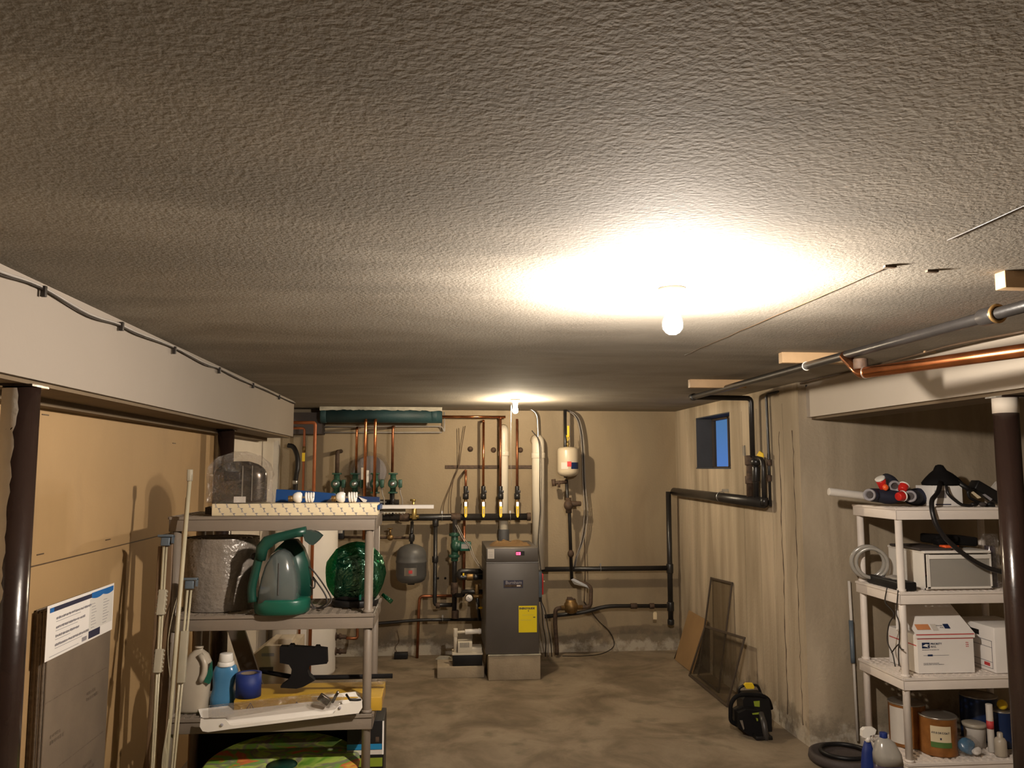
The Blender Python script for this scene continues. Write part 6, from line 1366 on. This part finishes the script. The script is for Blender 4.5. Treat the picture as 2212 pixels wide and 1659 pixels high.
# file box
xa, xb = xat(2150, 4.19, .6), xat(2178, 4.19, .6) + .05; zt_ = zat(1356, 4.19, 2150)
t = thing('file_box', 'white cardboard file box with handle hole, partly hidden by the post', 'box', ((xa + xb) / 2, 4.34, R3))
B().span((xa, 4.19, R3 + .002), (xb + .12, 4.52, zt_), bev=.002).build('carton', M['paper'], t)
T = frame((xa, 4.52, R3), (0, -1, 0), (0, 0, 1)); h_ = zt_ - R3
ho = B(); ho.T = T; ho.box((.165, h_ - .045, 0.0005), (.085, .026, .001), bev=0); ho.build('handle_hole', M['black'], t)
for (u0, v0, u1, v1) in ((.04, h_ - .075, .31, h_ - .072), (.04, h_ - .108, .31, h_ - .105), (.04, .05, .31, .053), (.04, .018, .31, .021), (.305, .018, .309, h_ - .072), (.13, h_ - .108, .133, h_ - .072), (.22, h_ - .108, .223, h_ - .072)): quad(T, u0, v0, u1, v1).build('form_line', M['print_mid'], t)
quad(T, .24, .028, .285, .045).build('red_mark', M['red_print'], t)
# grey sheet pack on top of postal box
# fourth shelf
def can(px0, px1, Y, h, label, mwrap, group='paint cans on the bottom white shelf', plat=True):
    x0, x1 = xat(px0, Y, .2), xat(px1, Y, .2); cx = (x0 + x1) / 2; R = (x1 - x0) / 2; z0 = R4
    t = thing('paint_can', label, 'paint can', (cx, Y, z0), group)
    B().lathe([(R * .97, .001), (R, .004), (R * .985, .008), (R * .985, h - .012), (R, h - .008)], (cx, Y, z0), 40).build('can', mwrap, t)
    b = B(); b.lathe([(R, h - .009), (R * 1.02, h - .004), (R * .96, h), (R * .88, h - .006), (R * .8, h - .003), (.01, h - .004)], (cx, Y, z0), 40); b.build('lid', M['tin'], t)
    return t, cx, R, z0
t, cx, R, z0 = can(1990, 2062, 4.30, .195, 'amber paint can with cream label reading ARBORCOAT on the bottom white shelf', M['amber'])
lab = curved_label(t, 'cream_label', cx, 4.30, R, 216, 278, z0 + .075, z0 + .155, M['cream']); curved_label(t, 'green_band', cx, 4.30, R, 216, 280, z0 + .048, z0 + .076, M['green_lab'])
nn = Vector((math.cos(math.radians(246)), math.sin(math.radians(246)), 0)); xd = Vector((-nn.y, nn.x, 0)); c0 = Vector((cx, 4.30, 0)) + nn * (R + .004)
for k_, ch in enumerate('ARBORCOAT'):
    aa = math.radians(246 + (k_ - 4) * 6.0); n2 = Vector((math.cos(aa), math.sin(aa), 0)); x2 = Vector((-n2.y, n2.x, 0)); text(ch, .0135, frame(Vector((cx, 4.30, z0 + .118)) + n2 * (R + .0030) - x2 * .004, x2, (0, 0, 1)), M['print_dk'], lab, 'letter', bold=.00018, sx=.85)
quad(frame(c0 - nn * .003 + Vector((0, 0, z0 + .088)), xd, (0, 0, 1)), -.004, 0, .004, .010).build('small_mark', M['print_dk'], lab)
t, cx, R, z0 = can(1924, 1996, 4.44, .225, 'amber paint can with white label behind the shelf leg, left one', M['amber'])
curved_label(t, 'white_label', cx, 4.44, R, 178, 232, z0 + .02, z0 + .205, M['paper_dim'])
t, cx, R, z0 = can(2080, 2150, 4.50, .235, 'large dark blue paint can at the back of the bottom white shelf', M['navy_pl'])
t, cx, R, z0 = can(2145, 2185, 4.36, .19, 'dark blue can half hidden by the post on the bottom white shelf', M['navy_pl'])
tag(B().sphere((xat(2165, 4.35, .3), 4.35, R4 + .19 + .027), .026, (1, 1, 1), 18).build('yellow_ball', M['yellow']), 'small yellow ball on the dark blue can beside the post', 'ball')
x = xat(2152, 4.24, .2)
t = thing('caulk_tube', 'pink and white caulk tube standing behind the white bottle', 'tube', (x - .006, 4.27, R4)); B().cyl((x - .006, 4.275, R4 + .001), (x - .008, 4.275, R4 + .245), .017, n=18, bev=.003).build('tube', M['paper_dim'], t); B().cyl((x - .008, 4.274, R4 + .12), (x - .008, 4.274, R4 + .16), .0178, n=18).build('red_print', M['red_print'], t)
t = thing('white_bottle', 'small cream plastic bottle standing in front of the caulk tube', 'bottle', (x + .002, 4.21, R4))
b = B(); b.lathe([(.028, .001), (.030, .004), (.030, .075), (.022, .09), (.014, .094), (.014, .115), (.010, .12)], (x + .002, 4.215, R4), 26); b.build('bottle', M['jug'], t)
x = xat(2110, 4.36, .2)
t = thing('plaster_tub', 'round white lidded tub on the bottom white shelf between the cans', 'tub', (x, 4.36, R4))
B().lathe([(.05, .001), (.055, .10), (.057, .115)], (x, 4.38, R4), 30).build('tub', M['paper_dim'], t); B().lathe([(.059, .10), (.062, .118), (.05, .122), (.01, .122)], (x, 4.38, R4), 30).build('lid', M['jug'], t)
x = xat(2095, 4.22, .14)
t = thing('crumpled_plastic', 'crumpled blue and clear plastic wrapping beside the labelled amber can', 'bag', (x, 4.22, R4))
b = B(); b.sphere((x, 4.235, R4 + .05), .052, (1.25, .9, .95), 26); b.noise(.022, 16); b.build('clear_film', M['clear_film'], t)
b = B(); b.sphere((x - .01, 4.235, R4 + .045), .036, (1.1, .8, 1.0), 20); b.noise(.016, 22, 3); b.build('blue_film', M['blue_liq'], t)
b = B(); b.sphere((x + .03, 4.21, R4 + .03), .022, (1.2, .7, .9), 14); b.noise(.008, 30); b.build('white_scrap', M['paper'], t)
# bottles standing on the floor in front-left of the white shelving
q = lambda px, py, Y=3.98: P(px, py, Y)
t = thing('spray_bottle', 'blue spray bottle with white trigger at the left foot of the white shelving', 'bottle', (q(1878, 1650).x, 3.98, 0))
x = xat(1876, 3.98, .15); zb2 = zat(1600, 3.98, 1876)
b = B(); bottle(b, (x, 3.98, 0), [(.030, .001, 0), (.034, .01, 0), (.034, zb2 * .62, 0), (.028, zb2 * .82, 0), (.014, zb2, 0)], 1, .7); b.build('body', M['blue_tape'], t)
b = B(); b.cyl((x, 3.98, zb2 - .004), (x, 3.98, zb2 + .018), .014, n=16); b.prism([(x - .030, 3.968, zb2 + .022), (x - .028, 3.968, zb2 + .052), (x - .015, 3.968, zb2 + .062), (x + .03, 3.968, zb2 + .062), (x + .042, 3.968, zb2 + .052), (x + .034, 3.968, zb2 + .032), (x + .008, 3.968, zb2 + .026), (x + .008, 3.968, zb2 + .014), (x - .014, 3.968, zb2 + .014)], (0, .026, 0)); b.build('spray_head', M['bulb_glass'], t)
b = B(); b.tube([(x + .016, 3.98, zb2 + .028), (x + .024, 3.98, zb2 + .008), (x + .034, 3.98, zb2 - .006)], .005, 8); b.build('trigger', M['paper_dim'], t)
x = xat(1920, 3.92, .12)
t = thing('liquid_jug', 'clear jug of purple liquid on the floor before the white shelving', 'bottle', (x, 3.92, 0))
zj = zat(1592, 3.92, 1920)
b = B(); bottle(b, (x, 3.92, 0), [(.060, .001, 0), (.066, .01, 0), (.066, zj * .62, 0)], 1, .8); b.build('liquid', M['purple'], t)
b = B(); bottle(b, (x, 3.92, 0), [(.067, zj * .60, 0), (.064, zj * .75, -.004), (.045, zj * .92, -.012), (.018, zj, -.018)], 1, .8); b.build('clear_shoulder', M['frost'], t)
B().cyl((x - .018, 3.92, zj - .002), (x - .018, 3.92, zj + .022), .018, n=18, bev=.002).build('cap', M['blue_tape'], t)
